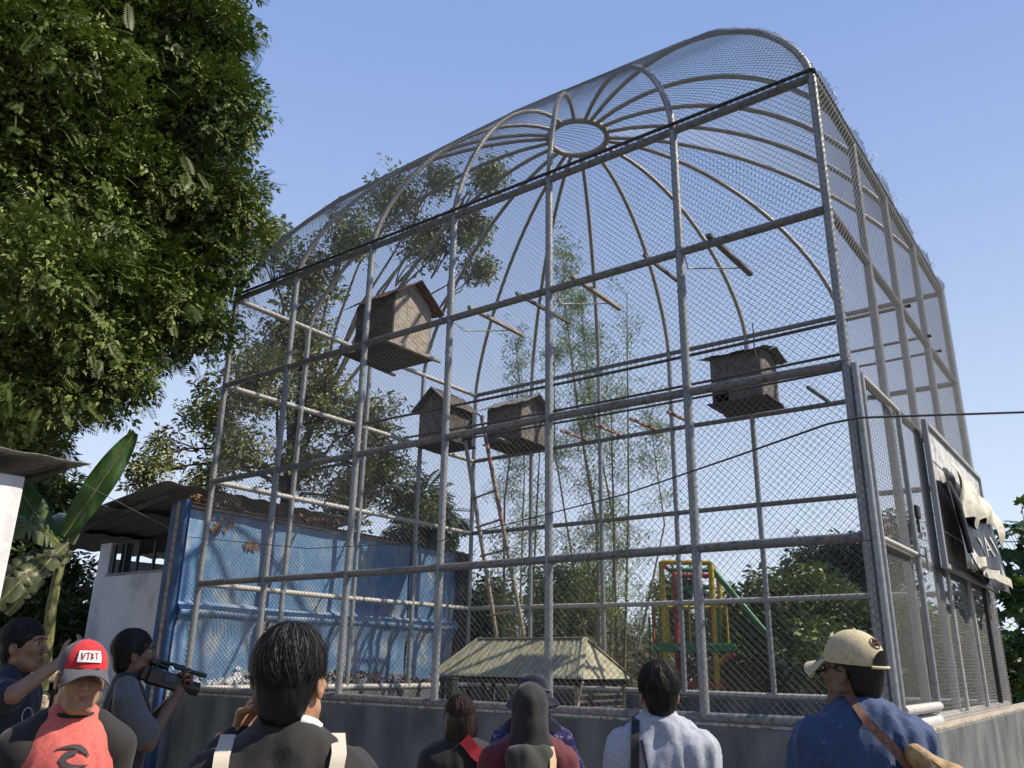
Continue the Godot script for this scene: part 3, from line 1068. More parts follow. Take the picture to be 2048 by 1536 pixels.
func build_left_building() -> void:
	var t := thing("white_building", "white building at the left edge with a flat tin roof overhang", "building", Vector3(-0.6, 0, 6.4))
	var w := MB.new()
	w.box(Vector3(0, 1.7, 0), Vector3(5.0, 3.4, 5.92), Basis(), 0.01)
	part("wall", w, M.white_wall, t)
	var p := []
	for i in 5:
		var row := []
		for j in 61:
			row.push_back(Vector3(lerpf(-2.8, 2.75, i / 4.0), 3.66 - 0.05 * i / 4.0 + 0.008 * sin(j * 1.5) - 0.04 * (1.0 - j / 60.0), lerpf(3.4, -3.5, j / 60.0)))
		p.push_back(row)
	var mb := MB.new()
	mb.sheet(p, 0.006)
	part("roof_sheet", mb, M.grey_tin, t)
	for z in [-3.3, -2.2, -1.0]:
		var rf := MB.new()
		rf.bar(Vector3(-2.5, 3.56, z), Vector3(2.6, 3.54, z), 0.05, 0.06, Vector3.UP, 0.006)
		part("rafter", rf, M.dark_wood, t)
	var cr := MB.new()
	var cpts := [Vector3(2.508, 3.3, -2.2), Vector3(2.508, 2.7, -2.35), Vector3(2.508, 2.2, -2.1), Vector3(2.508, 1.7, -2.25)]
	cr.tube(cpts, 0.008, 0.008, 5)
	part("wall_cord", cr, M.tie, t)
	# low stone wall with coping
	var s := thing("stone_wall", "low sandstone block wall behind the man in the red cap", "wall", Vector3(2.98, 0, 3.36))
	var dir := Vector3(0.46, 0, -0.89)
	var nn := Vector3(0.89, 0, 0.46)
	var bs := Basis(dir, Vector3.UP, dir.cross(Vector3.UP))
	var core := MB.new()
	core.box(Vector3(0, 0.66, 0) - nn * 0.06, Vector3(0.96, 1.32, 0.24), bs)
	part("core", core, M.interior, s)
	for r in 7:
		var x := -0.5 + (0.13 if r % 2 else 0.0)
		while x < 0.35:
			var ln := rng.randf_range(0.2, 0.3)
			var mb2 := MB.new()
			mb2.box(Vector3(0, 0.1 + r * 0.19, 0) + dir * (x + ln * 0.5) + nn * rng.randf_range(0.0, 0.02), Vector3(ln - 0.03, 0.165, 0.3), bs, 0.035)
			part("stone", mb2, M.sandstone, s)
			x += ln
	for i in 2:
		var mb3 := MB.new()
		mb3.box(Vector3(0, 1.45, 0) + dir * (-0.25 + i * 0.5), Vector3(0.485, 0.1, 0.4), bs, 0.02)
		part("coping_slab", mb3, M.sandstone, s)

func build_sign() -> void:
	var t := thing("sign_board", "weathered white board on the cage side with a torn black banner", "sign board", Vector3(W + 0.13, HB, -4.1))
	var y0 := 1.44
	var y1 := 2.98
	for i in 4:
		var mb := MB.new()
		var ya := lerpf(y0 + 0.03, y1 - 0.02, i / 4.0)
		var yb := lerpf(y0 + 0.03, y1 - 0.02, (i + 1) / 4.0)
		mb.box(Vector3(0.004 * (i % 2), (ya + yb) * 0.5, 0), Vector3(0.022, yb - ya - 0.012, 3.4), Basis(), 0.004)
		part("board", mb, M.sign_white, t)
	for z in [1.73, -1.73]:
		var mb := MB.new()
		mb.box(Vector3(0.02, (y0 + y1) * 0.5, z), Vector3(0.055, y1 - y0 + 0.06, 0.055), Basis(), 0.008)
		part("frame_bar", mb, M.grey_wall, t)
	for y in [y0, y1]:
		var mb := MB.new()
		mb.box(Vector3(0.02, y, 0), Vector3(0.06, 0.06, 3.385), Basis(), 0.008)
		part("frame_bar", mb, M.grey_wall, t)
	# the black banner hanging loose in folds, letters printed on it, its cream back turned over at the top
	var black := func(u: float, v: float) -> Vector3:
		var fold := 0.06 * sin(u * 17.0 + v * 2.0) + 0.045 * sin(u * 31.0 + 1.0 + v * 3.0)
		return Vector3(0.1 + 0.08 * v + fold * (0.4 + 0.6 * v) * 0.55, lerpf(2.5, 1.42, v) + 0.05 * sin(u * 9.0) - 0.07 * u, lerpf(1.55, -1.66, u) + 0.05 * sin(v * 6.0))
	var p := []
	for i in 17:
		var row := []
		for j in 65:
			row.push_back(black.call(j / 64.0, i / 16.0))
		p.push_back(row)
	var mb := MB.new()
	mb.sheet(p, 0.004)
	part("banner", mb, M.banner_black, t)
	var stroke := func(m: MB, a: Vector2, b: Vector2, wd: float) -> void:
		var q := []
		var d := (b - a).normalized()
		var n2 := Vector2(-d.y, d.x) * wd
		for i in 9:
			var c := a.lerp(b, i / 8.0)
			q.push_back([black.call(c.x - n2.x, c.y - n2.y) + Vector3(0.008, 0, 0), black.call(c.x + n2.x, c.y + n2.y) + Vector3(0.008, 0, 0)])
		m.sheet(q, 0.002)
	# remains of the lettering: fragments of letters at the right, big torn shapes at the left
	var letters := [[[0.64, 0.62, 0.68, 0.4, 0.008], [0.68, 0.4, 0.72, 0.62, 0.008], [0.66, 0.54, 0.71, 0.54, 0.006]], [[0.74, 0.4, 0.78, 0.62, 0.008], [0.78, 0.62, 0.83, 0.4, 0.008]], [[0.86, 0.4, 0.86, 0.62, 0.008]],
		[[0.08, 0.45, 0.2, 0.92, 0.035]], [[0.2, 0.5, 0.3, 0.95, 0.025]], [[0.36, 0.55, 0.42, 0.8, 0.02]], [[0.45, 0.65, 0.5, 0.95, 0.02]], [[0.9, 0.55, 0.95, 0.9, 0.012]]]
	for ch in letters:
		var lets := MB.new()
		for q in ch:
			stroke.call(lets, Vector2(q[0], q[1]), Vector2(q[2], q[3]), q[4])
		part("letter", lets, M.sign_white, t)
	var cream := []
	for i in 11:
		var row := []
		for j in 57:
			var u := j / 56.0
			var v := i / 10.0
			var len := 0.42 + 0.12 * sin(u * 7.0) + 0.05 * sin(u * 23.0)
			row.push_back(Vector3(0.16 + 0.06 * sin(v * 2.6) + 0.03 * sin(u * 19.0 + v * 4.0) + 0.015 * sin(u * 41.0), 2.58 - v * len - 0.12 * u, lerpf(1.42, -1.5, u) - 0.12 * v))
		cream.push_back(row)
	var cm := MB.new()
	cm.sheet(cream, 0.005)
	part("turned_flap", cm, M.banner_cream, t)
	var hem := []
	for i in 5:
		var row := []
		for j in 33:
			var u := j / 32.0
			row.push_back(Vector3(0.26 + 0.05 * sin(u * 15.0), 1.56 - 0.1 * (i / 4.0) + 0.03 * sin(u * 11.0) - 0.04 * u, lerpf(1.3, -0.9, u)))
		hem.push_back(row)
	var hm := MB.new()
	hm.sheet(hem, 0.004)
	part("hem", hm, M.banner_cream, t)
	var le := MB.new()
	le.tube([Vector3(0.1, 2.35, 1.45), Vector3(0.18, 2.1, 1.43), Vector3(0.22, 1.6, 1.36)], 0.05, 0.03, 8)
	part("rolled_edge", le, M.banner_black, t)

func build_cables() -> void:
	var mb := MB.new()
	mb.tube([Vector3(1.95, 3.5, 3.1), Vector3(2.28, 2.96, 1.75), Vector3(3.6, 2.82, 1.0), Vector3(5.14, 2.85, 0.53), Vector3(7.25, 3.18, 0.27), Vector3(8.4, 3.43, 0.2), Vector3(9.2, 3.6, 0.19), Vector3(9.45, 3.62, 0.17), Vector3(10.59, 3.58, -0.24), Vector3(14.0, 3.75, -1.4), Vector3(20.0, 4.6, -3.4)], 0.0045, 0.0115, 8, true, [0.004, 0.004, 0.0045, 0.005, 0.0075, 0.0095, 0.0105, 0.0105, 0.0095, 0.01, 0.01])
	solo("cable", mb, M.cable, "dark cable sagging across the cage front and off to the right", "cable")
	var w := MB.new()
	for i in 2:
		w.tube([Vector3(2.0, 8.2 - i * 0.55, -42), Vector3(14, 7.6 - i * 0.55, -46), Vector3(30, 8.6 - i * 0.55, -50)], 0.03, 0.03, 4)
	solo("overhead_wires", w, M.cable, "pair of thin far overhead wires above the bushes", "overhead wires")
	var w2 := MB.new()
	for i in 4:
		w2.tube([Vector3(14.0, 3.4 + i * 0.45, -26), Vector3(30, 4.2 + i * 0.8, -30)], 0.025, 0.025, 4)
	solo("overhead_wires", w2, M.cable, "bundle of far overhead wires behind the tree at the right edge", "overhead wires")

func build_playground() -> void:
	var t := thing("play_tower", "red, yellow and green pipe play tower with slanting rails behind the cage", "play tower", Vector3(3.66, 0, -7.6))
	var u := Vector3(0.905, 0, -0.426)
	var v := Vector3(-0.426, 0, -0.905)
	var P := func(a: float, y: float, b: float) -> Vector3:
		return u * a + v * b + Vector3(0, y, 0)
	var posts := [[0.0, 0.0, 3.52, "yellow"], [0.93, 0.0, 3.5, "yellow"], [0.22, 0.95, 3.45, "red"], [1.1, 0.95, 3.4, "yellow"]]
	for q in posts:
		var mb := MB.new()
		mb.tube([P.call(q[0], 0.0, q[1]), P.call(q[0], q[2], q[1])], 0.055, 0.055, 12)
		part("post", mb, M[q[3]], t)
	var beams := [[[0.0, 3.52, 0.0], [0.93, 3.5, 0.0], "yellow", 0.05], [[0.22, 3.35, 0.95], [1.1, 3.35, 0.95], "red", 0.05], [[0.1, 3.42, 0.4], [0.98, 3.4, 0.4], "green", 0.04], [[0.12, 3.1, 0.95], [0.95, 3.12, 0.95], "green", 0.045], [[0.0, 3.5, 0.0], [0.22, 3.4, 0.95], "red", 0.045], [[0.93, 3.48, 0.0], [1.1, 3.35, 0.95], "red", 0.045]]
	for q in beams:
		var mb := MB.new()
		mb.tube([P.call(q[0][0], q[0][1], q[0][2]), P.call(q[1][0], q[1][1], q[1][2])], q[3], q[3], 10)
		part("beam", mb, M[q[2]], t)
	var pf := MB.new()
	pf.box(P.call(0.55, 1.95, 0.5), Vector3(1.5, 0.14, 1.2), Basis(u, Vector3.UP, -v), 0.01)
	part("platform", pf, M.green, t)
	var cl := ["red", "green", "yellow", "red", "red", "yellow", "yellow", "green", "red", "green", "yellow"]
	for i in 11:
		for s in 2:
			var mb := MB.new()
			var a := -0.2 + i * 0.137
			mb.tube([P.call(a, 2.02, 1.05 * s - 0.02), P.call(a, 2.72, 1.05 * s - 0.02)], 0.02, 0.02, 6)
			part("baluster", mb, M[cl[(i + s * 3) % 11]], t)
	for s in 2:
		var mb := MB.new()
		mb.tube([P.call(-0.22, 2.74, 1.05 * s - 0.02), P.call(1.22, 2.74, 1.05 * s - 0.02)], 0.03, 0.03, 8)
		part("hand_rail", mb, M[["green", "yellow"][s]], t)
	for s in 2:
		var mb := MB.new()
		mb.tube([P.call(0.9, 3.48 + 0.02 * s, 0.1 + s * 0.35), P.call(3.62, -0.05, 0.1 + s * 0.35)], 0.05, 0.05, 12)
		part("slanting_rail", mb, M[["green", "red"][s]], t)
	var brace := MB.new()
	var bp := []
	for i in 9:
		bp.push_back(P.call(0.95 + 0.3 * i / 8.0, 1.65 + 0.24 * sin(i / 8.0 * PI * 0.5), -0.02))
	brace.tube(bp, 0.03, 0.03, 8)
	part("brace", brace, M.yellow, t)
	var brd := MB.new()
	brd.bar(P.call(0.85, 1.6, 0.0), P.call(1.25, 1.86, 0.0), 0.04, 0.12, Vector3.UP, 0.01)
	part("brace", brd, M.red, t)
	for i in 4:
		var mb := MB.new()
		mb.tube([P.call(-0.32 + i * 0.07, 0.0, 0.2 + i * 0.1), P.call(-0.28 + i * 0.07, 2.5 - i * 0.2, 0.3 + i * 0.1)], 0.024, 0.024, 6)
		part("climbing_bar", mb, M[["green", "yellow", "red", "green"][i]], t)
	for y in [0.35, 0.75, 1.15, 1.55]:
		var mb := MB.new()
		mb.tube([P.call(-0.34, y, 0.2), P.call(-0.08, y, 0.55)], 0.018, 0.018, 6)
		part("rung", mb, M.red, t)
	var bs := MB.new()
	bs.bar(P.call(-0.1, 1.3, -0.02), P.call(1.05, 1.3, -0.02), 0.06, 0.1, Vector3.UP, 0.008)
	part("low_board", bs, M.red, t)

func setting_materials() -> void:
	noisy("blue_dark", [Color(0.02, 0.05, 0.13), Color(0.025, 0.075, 0.2), Color(0.05, 0.12, 0.27)], [0.2, 0.5, 0.85], 0.01, Vector3(0.8, 0.4, 0.8), 0.5, 0.0, 1.0, 51)
	noisy("pink_pipe", [Color(0.25, 0.14, 0.1), Color(0.42, 0.32, 0.27), Color(0.5, 0.42, 0.38)], [0.2, 0.5, 0.85], 0.02, Vector3(1, 1, 1), 0.65, 0.0, 1.0, 53)
	noisy("leaf_litter", [Color(0.07, 0.035, 0.02), Color(0.2, 0.105, 0.05), Color(0.34, 0.22, 0.12)], [0.25, 0.5, 0.75], 0.06, Vector3(3, 3, 3), 0.85, 0.0, 0.0, 55)
	noisy("sign_white", [Color(0.2, 0.2, 0.2), Color(0.5, 0.5, 0.5), Color(0.62, 0.62, 0.61)], [0.15, 0.4, 0.75], 0.012, Vector3(0.7, 0.7, 0.7), 0.6, 0.0, 1.0, 57)
	noisy("banner_cream", [Color(0.42, 0.38, 0.3), Color(0.6, 0.56, 0.47), Color(0.7, 0.67, 0.58)], [0.2, 0.5, 0.85], 0.015, Vector3(0.8, 0.8, 0.8), 0.7, 0.0, 2.0, 59)
	noisy("banner_black", [Color(0.012, 0.012, 0.013), Color(0.03, 0.03, 0.032), Color(0.14, 0.135, 0.13)], [0.3, 0.6, 0.95], 0.015, Vector3(0.8, 0.8, 0.8), 0.38, 0.0, 2.0, 61)
	noisy("grey_board", [Color(0.105, 0.094, 0.084), Color(0.15, 0.135, 0.122), Color(0.185, 0.168, 0.152)], [0.25, 0.5, 0.85], 0.02, Vector3(0.6, 0.6, 0.6), 0.85, 0.0, 0.8, 69)
	plain("dark_green", Color(0.01, 0.03, 0.025), 0.8)
	noisy("red", [Color(0.18, 0.02, 0.02), Color(0.36, 0.025, 0.03), Color(0.42, 0.05, 0.05)], [0.2, 0.5, 0.85], 0.02, Vector3(1, 1, 1), 0.4, 0.0, 0.6, 63)
	noisy("yellow", [Color(0.3, 0.2, 0.03), Color(0.55, 0.4, 0.02), Color(0.62, 0.47, 0.05)], [0.2, 0.5, 0.85], 0.02, Vector3(1, 1, 1), 0.4, 0.0, 0.6, 65)
	noisy("green", [Color(0.01, 0.09, 0.04), Color(0.015, 0.2, 0.08), Color(0.05, 0.3, 0.15)], [0.2, 0.5, 0.85], 0.02, Vector3(1, 1, 1), 0.4, 0.0, 0.6, 67)

# ---------------------------------------------------------------- plants
func frond_mesh(pairs: int, ll: float, lw: float, droop: float, m: Material) -> ArrayMesh:
	# a pinnate leaf one unit long along +x, drooping, leaflets to both sides
	var mb := MB.new()
	for i in pairs:
		var t := (i + 0.6) / pairs
		var c := Vector3(t, -droop * t * t, 0)
		var d := Vector3(1, -2.0 * droop * t, 0).normalized()
		var k := ll * (0.55 + 0.9 * sin(PI * (0.15 + 0.75 * t))) * 0.75
		for s in [1.0, -1.0]:
			var o := (Vector3(0.45, -0.28, s)).normalized() * k
			var w := d * lw * 0.5
			mb.quad(c, c + o * 0.5 + w, c + o, c + o * 0.5 - w)
	mb.quad(Vector3(0, 0, 0.006), Vector3(0, 0, -0.006), Vector3(1, -droop, -0.003), Vector3(1, -droop, 0.003))
	return mb.mesh(m)

func cluster_mesh(nl: int, ln: float, wd: float, m: Material, sd: int) -> ArrayMesh:
	var r := RandomNumberGenerator.new()
	r.seed = sd
	var mb := MB.new()
	for i in nl:
		var a := r.randf() * TAU
		var el := r.randf_range(-0.9, 0.6)
		var d := Vector3(cos(a) * cos(el), sin(el), sin(a) * cos(el))
		var side := d.cross(Vector3(r.randf_range(-0.4, 0.4), 1, r.randf_range(-0.4, 0.4))).normalized()
		var up := side.cross(d)
		var b := d * r.randf_range(0.08, 0.45)
		var k := ln * r.randf_range(0.7, 1.2)
		var mid := b + d * k * 0.5 + up * k * 0.06
		var tip := b + d * k - up * k * 0.12
		mb.quad(b, mid + side * k * wd, tip, mid)
		mb.quad(b, mid, tip, mid - side * k * wd)
	return mb.mesh(m)

func scatter(blobs: Array, n: int, size: float, droop: float, ca: Color, cb: Color, brown: float, seed_v: int, shell := 0.42) -> Array:
	var r := RandomNumberGenerator.new()
	r.seed = seed_v
	var cum := []
	var tot := 0.0
	for b in blobs:
		tot += pow(b[3], 2.3)
		cum.push_back(tot)
	var xf := []
	var cols := []
	var bn := []
	for i in blobs.size():
		bn.push_back(r.randf())
	for i in n:
		var q := r.randf() * tot
		var k := 0
		while cum[k] < q:
			k += 1
		var b: Array = blobs[k]
		var dir := Vector3(r.randfn(), r.randfn(), r.randfn()).normalized()
		var rad: float = b[3] * pow(r.randf(), shell)
		# an uneven skin made of smaller tufts
		rad *= 1.0 + 0.28 * sin(dir.x * 5.0 + k * 2.1) * sin(dir.y * 6.0 + k) + 0.12 * sin(dir.z * 9.0 + k * 3.0)
		var pos: Vector3 = Vector3(b[0], b[1], b[2]) + dir * rad
		var x := (dir + Vector3(r.randfn() * 0.5, -droop + r.randfn() * 0.3, r.randfn() * 0.5)).normalized()
		var y := (Vector3.UP + Vector3(r.randfn() * 0.35, 0, r.randfn() * 0.35)).normalized()
		var z := x.cross(y).normalized()
		y = z.cross(x)
		var s := size * r.randf_range(0.65, 1.35)
		xf.push_back(Transform3D(Basis(x * s, y * s, z * s), pos))
		var c := ca.lerp(cb, clampf(r.randf() * 0.7 + bn[k] * 0.3, 0, 1))
		var tuft := sin(pos.x * 3.1 + pos.y * 2.3) * sin(pos.y * 2.7 - pos.z * 3.3)
		if brown > 0.0 and tuft > 1.0 - brown * 2.0 and r.randf() < 0.8:
			c = Color(0.16, 0.1, 0.045).lerp(Color(0.07, 0.045, 0.025), r.randf())
		cols.push_back(c)
	return [xf, cols]

func limb(mb: MB, a: Vector3, b: Vector3, r0: float, r1: float, wob: float) -> void:
	var p := []
	for i in 6:
		var t := i / 5.0
		p.push_back(a.lerp(b, t) + Vector3(rng.randfn(), rng.randfn() * 0.4, rng.randfn()) * wob * sin(PI * t) + Vector3(0, (b - a).length() * 0.12 * sin(PI * t), 0))
	mb.tube(p, r0, r1, 7)

func tree(called: String, label: String, cat: String, foot: Vector3, fork: Vector3, tr: float, blobs: Array, mesh: Mesh, n: int, size: float, droop: float, ca: Color, cb: Color, brown: float, bark: Material, sd: int, group := "", shell := 0.42) -> Node3D:
	var t := thing(called, label, cat, foot, group)
	var mb := MB.new()
	var f := fork - foot
	mb.tube([Vector3(0, -0.1, 0), f * 0.33 + Vector3(0.05, 0, 0.04), f * 0.66 - Vector3(0.05, 0, 0), f], tr, tr * 0.7, 10)
	for b in blobs:
		limb(mb, f * rng.randf_range(0.8, 1.0), Vector3(b[0], b[1], b[2]) - foot, tr * 0.33, tr * 0.06, b[3] * 0.12)
		for j in 4:
			var c := Vector3(b[0], b[1], b[2]) - foot
			limb(mb, c.lerp(f, 0.25), c + Vector3(rng.randfn(), rng.randfn(), rng.randfn()).normalized() * b[3] * 0.75, tr * 0.13, tr * 0.03, 0.05)
	part("trunk", mb, bark, t)
	var s := scatter(blobs, n, size, droop, ca, cb, brown, sd, shell)
	var x2 := []
	for q in s[0]:
		x2.push_back(Transform3D(q.basis, q.origin - foot))
	copies("crown", mesh, x2, s[1], t).set_meta("kind", "stuff")
	return t

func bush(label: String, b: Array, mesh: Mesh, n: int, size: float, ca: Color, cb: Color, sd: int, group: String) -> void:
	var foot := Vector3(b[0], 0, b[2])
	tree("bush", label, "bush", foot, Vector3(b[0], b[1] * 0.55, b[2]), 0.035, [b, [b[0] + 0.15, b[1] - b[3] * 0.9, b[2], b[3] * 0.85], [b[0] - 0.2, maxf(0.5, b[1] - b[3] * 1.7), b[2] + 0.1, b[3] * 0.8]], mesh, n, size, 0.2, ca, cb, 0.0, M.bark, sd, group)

func build_plants() -> void:
	var fr := frond_mesh(12, 0.27, 0.05, 0.2, leafmat("feather_leaf", Color(1, 1, 1), 0.5, Color(0.09, 0.16, 0.02)))
	var fr2 := frond_mesh(8, 0.3, 0.15, 0.3, leafmat("pinnate_leaf", Color(1, 1, 1), 0.5, Color(0.06, 0.09, 0.02)))
	var fine := frond_mesh(9, 0.14, 0.09, 0.12, leafmat("fine_leaf", Color(1, 1, 1), 0.55, Color(0.14, 0.2, 0.03)))
	var sprig := cluster_mesh(11, 0.34, 0.2, leafmat("sprig_leaf", Color(1, 1, 1), 0.6, Color(0.2, 0.26, 0.05)), 8)
	var clus := cluster_mesh(14, 0.45, 0.2, leafmat("bush_leaf", Color(1, 1, 1), 0.45, Color(0.05, 0.09, 0.015)), 5)
	var big := [[-0.31, 9.68, 3.61, 1.66], [-0.36, 11.16, 2.33, 1.61], [0.52, 11.2, 1.65, 0.88], [-0.62, 10.34, 1.69, 1.42], [0.74, 9.92, 1.24, 0.75], [-0.58, 8.02, 2.89, 1.61], [-0.52, 8.71, 1.48, 1.34], [0.45, 8.55, 0.75, 0.65], [-0.03, 7.79, 0.58, 0.78], [-0.44, 6.38, 2.51, 1.3]]
	big.append_array([[-0.3, 6.89, 1.06, 1.01], [-0.5, 5.16, 2.65, 0.8], [-0.12, 5.48, 1.79, 0.71], [-1.11, 8.66, 4.73, 2.25], [-1.47, 6.07, 4.05, 1.7], [-0.62, 12.93, 3.0, 2.23], [0.48, 6.32, 0.7, 0.4], [0.81, 6.18, 3.44, 0.65], [-1.41, 4.7, 2.26, 0.7]])
	tree("feathery_tree", "big dense feathery green tree hanging over the left of the view", "tree", Vector3(-1.3, 0, 3.0), Vector3(-1.1, 5.2, 2.6), 0.28, big, fr, 16000, 0.3, 0.45, Color(0.05, 0.09, 0.02), Color(0.17, 0.215, 0.055), 0.0, M.bark, 71)
	var soft := cluster_mesh(16, 0.3, 0.24, leafmat("soft_leaf", Color(1, 1, 1), 0.6, Color(0.09, 0.15, 0.02)), 15)
	var ft: Node3D = get_node("feathery_tree")
	var more := scatter(big, 30000, 0.3, 0.35, Color(0.06, 0.105, 0.022), Color(0.235, 0.295, 0.07), 0.0, 171, 0.4)
	var mx := []
	for q in more[0]:
		mx.push_back(Transform3D(q.basis, q.origin - ft.position))
	copies("crown", soft, mx, more[1], ft).set_meta("kind", "stuff")
	var t2 := [[-2.83, 10.27, -2.45, 0.63], [-2.28, 9.46, -3.2, 0.79], [-1.8, 10.67, -3.79, 0.75], [-1.89, 12.29, -5.18, 0.76], [-1.13, 12.96, -5.93, 0.51], [-0.2, 13.18, -6.74, 0.52], [-0.54, 11.61, -6.46, 0.62], [-1.34, 11.27, -5.73, 0.68], [-0.33, 10.54, -6.63, 0.48], [-2.33, 8.05, -3.14, 0.88]]
	t2.append_array([[-2.34, 6.91, -2.28, 0.84], [-2.77, 6.1, -1.65, 0.72], [-2.0, 6.76, -3.55, 0.86], [-1.3, 6.3, -4.35, 0.74], [-2.47, 5.45, -2.1, 0.61], [-2.17, 5.36, -3.34, 0.73], [-1.54, 5.35, -4.82, 0.86], [-1.56, 4.7, -4.06, 0.62], [-0.93, 4.75, -5.44, 0.54], [-2.78, 4.81, -1.63, 0.51], [-2.87, 4.71, -0.49, 0.44], [-2.74, 5.2, -0.72, 0.4]])
	tree("pinnate_tree", "tall open tree with brown dead leaf clumps behind the blue wall", "tree", Vector3(-2.5, 0, -3.4), Vector3(-2.3, 5.6, -3.2), 0.15, t2, clus, 4200, 0.25, 0.5, Color(0.17, 0.22, 0.075), Color(0.42, 0.44, 0.18), 0.22, M.bark, 72, "", 0.6)
	var tk := MB.new()
	tk.tube([Vector3(-3.0, 0, -3.9), Vector3(-2.95, 3, -3.8), Vector3(-2.8, 6.2, -3.6), Vector3(-2.2, 9.0, -4.6)], 0.14, 0.05, 9)
	part("trunk", tk, M.bark, get_node("pinnate_tree")).position = Vector3(2.5, 0, 3.4)
	tree("pinnate_tree", "small dark tree showing between the blue wall's end and the ladder", "tree", Vector3(-2.5, 0, -7.5), Vector3(-2.45, 3.9, -7.5), 0.1, [[-2.48, 5.32, -7.41, 0.43], [-2.2, 4.85, -7.67, 0.37], [-2.63, 4.6, -7.27, 0.49], [-2.5, 3.9, -7.4, 0.45]], fr2, 420, 0.5, 0.5, Color(0.05, 0.09, 0.03), Color(0.09, 0.13, 0.05), 0.0, M.bark, 73)
	# slim saplings behind the cage
	var sp := [[[0.26, -7.1], [0.24, 2.17, -7.08], [0.21, 5.0, -7.07], [0.45, 7.78, -7.24], [0.35, 8.76, -7.17]],
		[[0.46, -7.62], [0.52, 2.19, -7.67], [0.62, 5.07, -7.73], [0.7, 7.4, -7.79]],
		[[2.08, -7.85], [2.08, 1.61, -7.85], [2.08, 4.41, -7.85], [1.79, 6.6, -7.67], [1.52, 9.6, -7.5], [1.51, 10.89, -7.49]],
		[[2.04, -8.18], [2.12, 1.62, -8.22], [2.25, 4.46, -8.3], [1.82, 7.27, -8.05], [1.66, 10.25, -7.94]],
		[[2.14, -8.58], [2.22, 1.72, -8.62], [2.38, 5.05, -8.71], [2.44, 8.56, -8.74], [2.47, 10.0, -8.76]],
		[[2.41, -7.83], [2.78, 1.63, -8.02], [3.4, 4.37, -8.34], [3.2, 6.74, -8.24]],
		[[1.6, -8.74], [1.39, 1.61, -8.6], [0.77, 6.29, -8.2], [0.77, 8.75, -8.2]],
		[[2.58, -7.68], [2.58, 1.62, -7.68], [2.58, 5.93, -7.68], [2.59, 7.49, -7.68]],
		[[-0.12, -8.06], [-0.09, 2.21, -8.09], [-0.03, 5.78, -8.13], [-0.11, 8.6, -8.07]]]
	var sl := ["slim leafy sapling just right of the ladder top", "short slim sapling behind the ladder's right rail", "tallest pale-stemmed sapling behind the cage's middle, with the widest leafy top", "tall thin sapling close right of the pale-stemmed one", "sparse tall sapling with a bare straight stem, right of the leafy clump", "sapling that leans right towards the play tower", "leaning sapling left of the pale-stemmed one", "short bare sapling in front of the hut's right end", "thin sapling behind the left nest boxes"]
	var dens := [60, 25, 110, 80, 30, 45, 60, 25, 40]
	for i in sp.size():
		var a: Array = sp[i]
		var foot := Vector3(a[0][0], 0, a[0][1])
		var t := thing("sapling", sl[i], "sapling", foot, "saplings behind the cage")
		var pts := [Vector3.ZERO]
		for k in range(1, a.size()):
			pts.push_back(Vector3(a[k][0], a[k][1], a[k][2]) - foot)
		var mb := MB.new()
		var r0: float = 0.065 if i == 2 else 0.038
		mb.tube(pts, r0, 0.008, 8)
		var top: Vector3 = pts[pts.size() - 1]
		var tw := []
		for j in dens[i] / 3 + 6:
			var h := lerpf(0.22, 1.0, rng.randf()) * top.y
			var k := 0
			while k < pts.size() - 2 and pts[k + 1].y < h:
				k += 1
			var c: Vector3 = pts[k].lerp(pts[k + 1], clampf((h - pts[k].y) / (pts[k + 1].y - pts[k].y), 0, 1))
			var ang := rng.randf() * TAU
			var ln := rng.randf_range(0.35, 0.95) * (1.25 - 0.7 * h / top.y) * (1.2 if i == 2 or i == 3 else 0.8)
			var e := c + Vector3(cos(ang) * ln * 0.6, ln * 0.9, sin(ang) * ln * 0.6)
			mb.tube([c, c.lerp(e, 0.5) + Vector3(cos(ang), 0, sin(ang)) * 0.06, e], 0.009, 0.004, 4, false)
			tw.push_back([c, e])
		part("stem", mb, M.pale_bark if i in [0, 2, 5, 8] else M.sap_bark, t)
		var xf := []
		var cols := []
		for j in dens[i] * 9:
			var q: Array = tw[rng.randi() % tw.size()]
			var pos: Vector3 = q[0].lerp(q[1], rng.randf_range(0.35, 1.05)) + Vector3(rng.randfn(), rng.randfn(), rng.randfn()) * 0.17
			var x := Vector3(rng.randfn(), rng.randfn() * 0.5 - 0.25, rng.randfn()).normalized()
			var z := x.cross(Vector3.UP).normalized()
			var s := rng.randf_range(0.13, 0.25)
			xf.push_back(Transform3D(Basis(x * s, z.cross(x) * s, z * s), pos))
			cols.push_back(Color(0.2, 0.31, 0.07).lerp(Color(0.38, 0.44, 0.12), rng.randf()))
		copies("crown", sprig, xf, cols, t).set_meta("kind", "stuff")
	# bushes behind the cage
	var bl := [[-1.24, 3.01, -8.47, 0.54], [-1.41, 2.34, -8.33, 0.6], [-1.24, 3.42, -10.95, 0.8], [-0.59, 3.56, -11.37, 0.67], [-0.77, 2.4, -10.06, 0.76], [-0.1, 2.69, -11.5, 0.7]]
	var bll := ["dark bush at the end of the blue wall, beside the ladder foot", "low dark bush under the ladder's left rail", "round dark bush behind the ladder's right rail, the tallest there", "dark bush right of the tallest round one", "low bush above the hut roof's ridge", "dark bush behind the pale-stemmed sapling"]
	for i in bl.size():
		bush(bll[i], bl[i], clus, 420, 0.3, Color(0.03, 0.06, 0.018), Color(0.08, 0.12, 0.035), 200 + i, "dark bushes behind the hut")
	var bm := [[1.34, 2.05, -10.2, 0.6], [1.83, 1.84, -10.46, 0.54], [1.55, 1.62, -9.16, 0.46]]
	var bml := ["dry olive shrub behind the saplings, the leftmost of three", "dry olive shrub right beside the play tower's climbing bars", "small dry shrub low behind the hut's right end"]
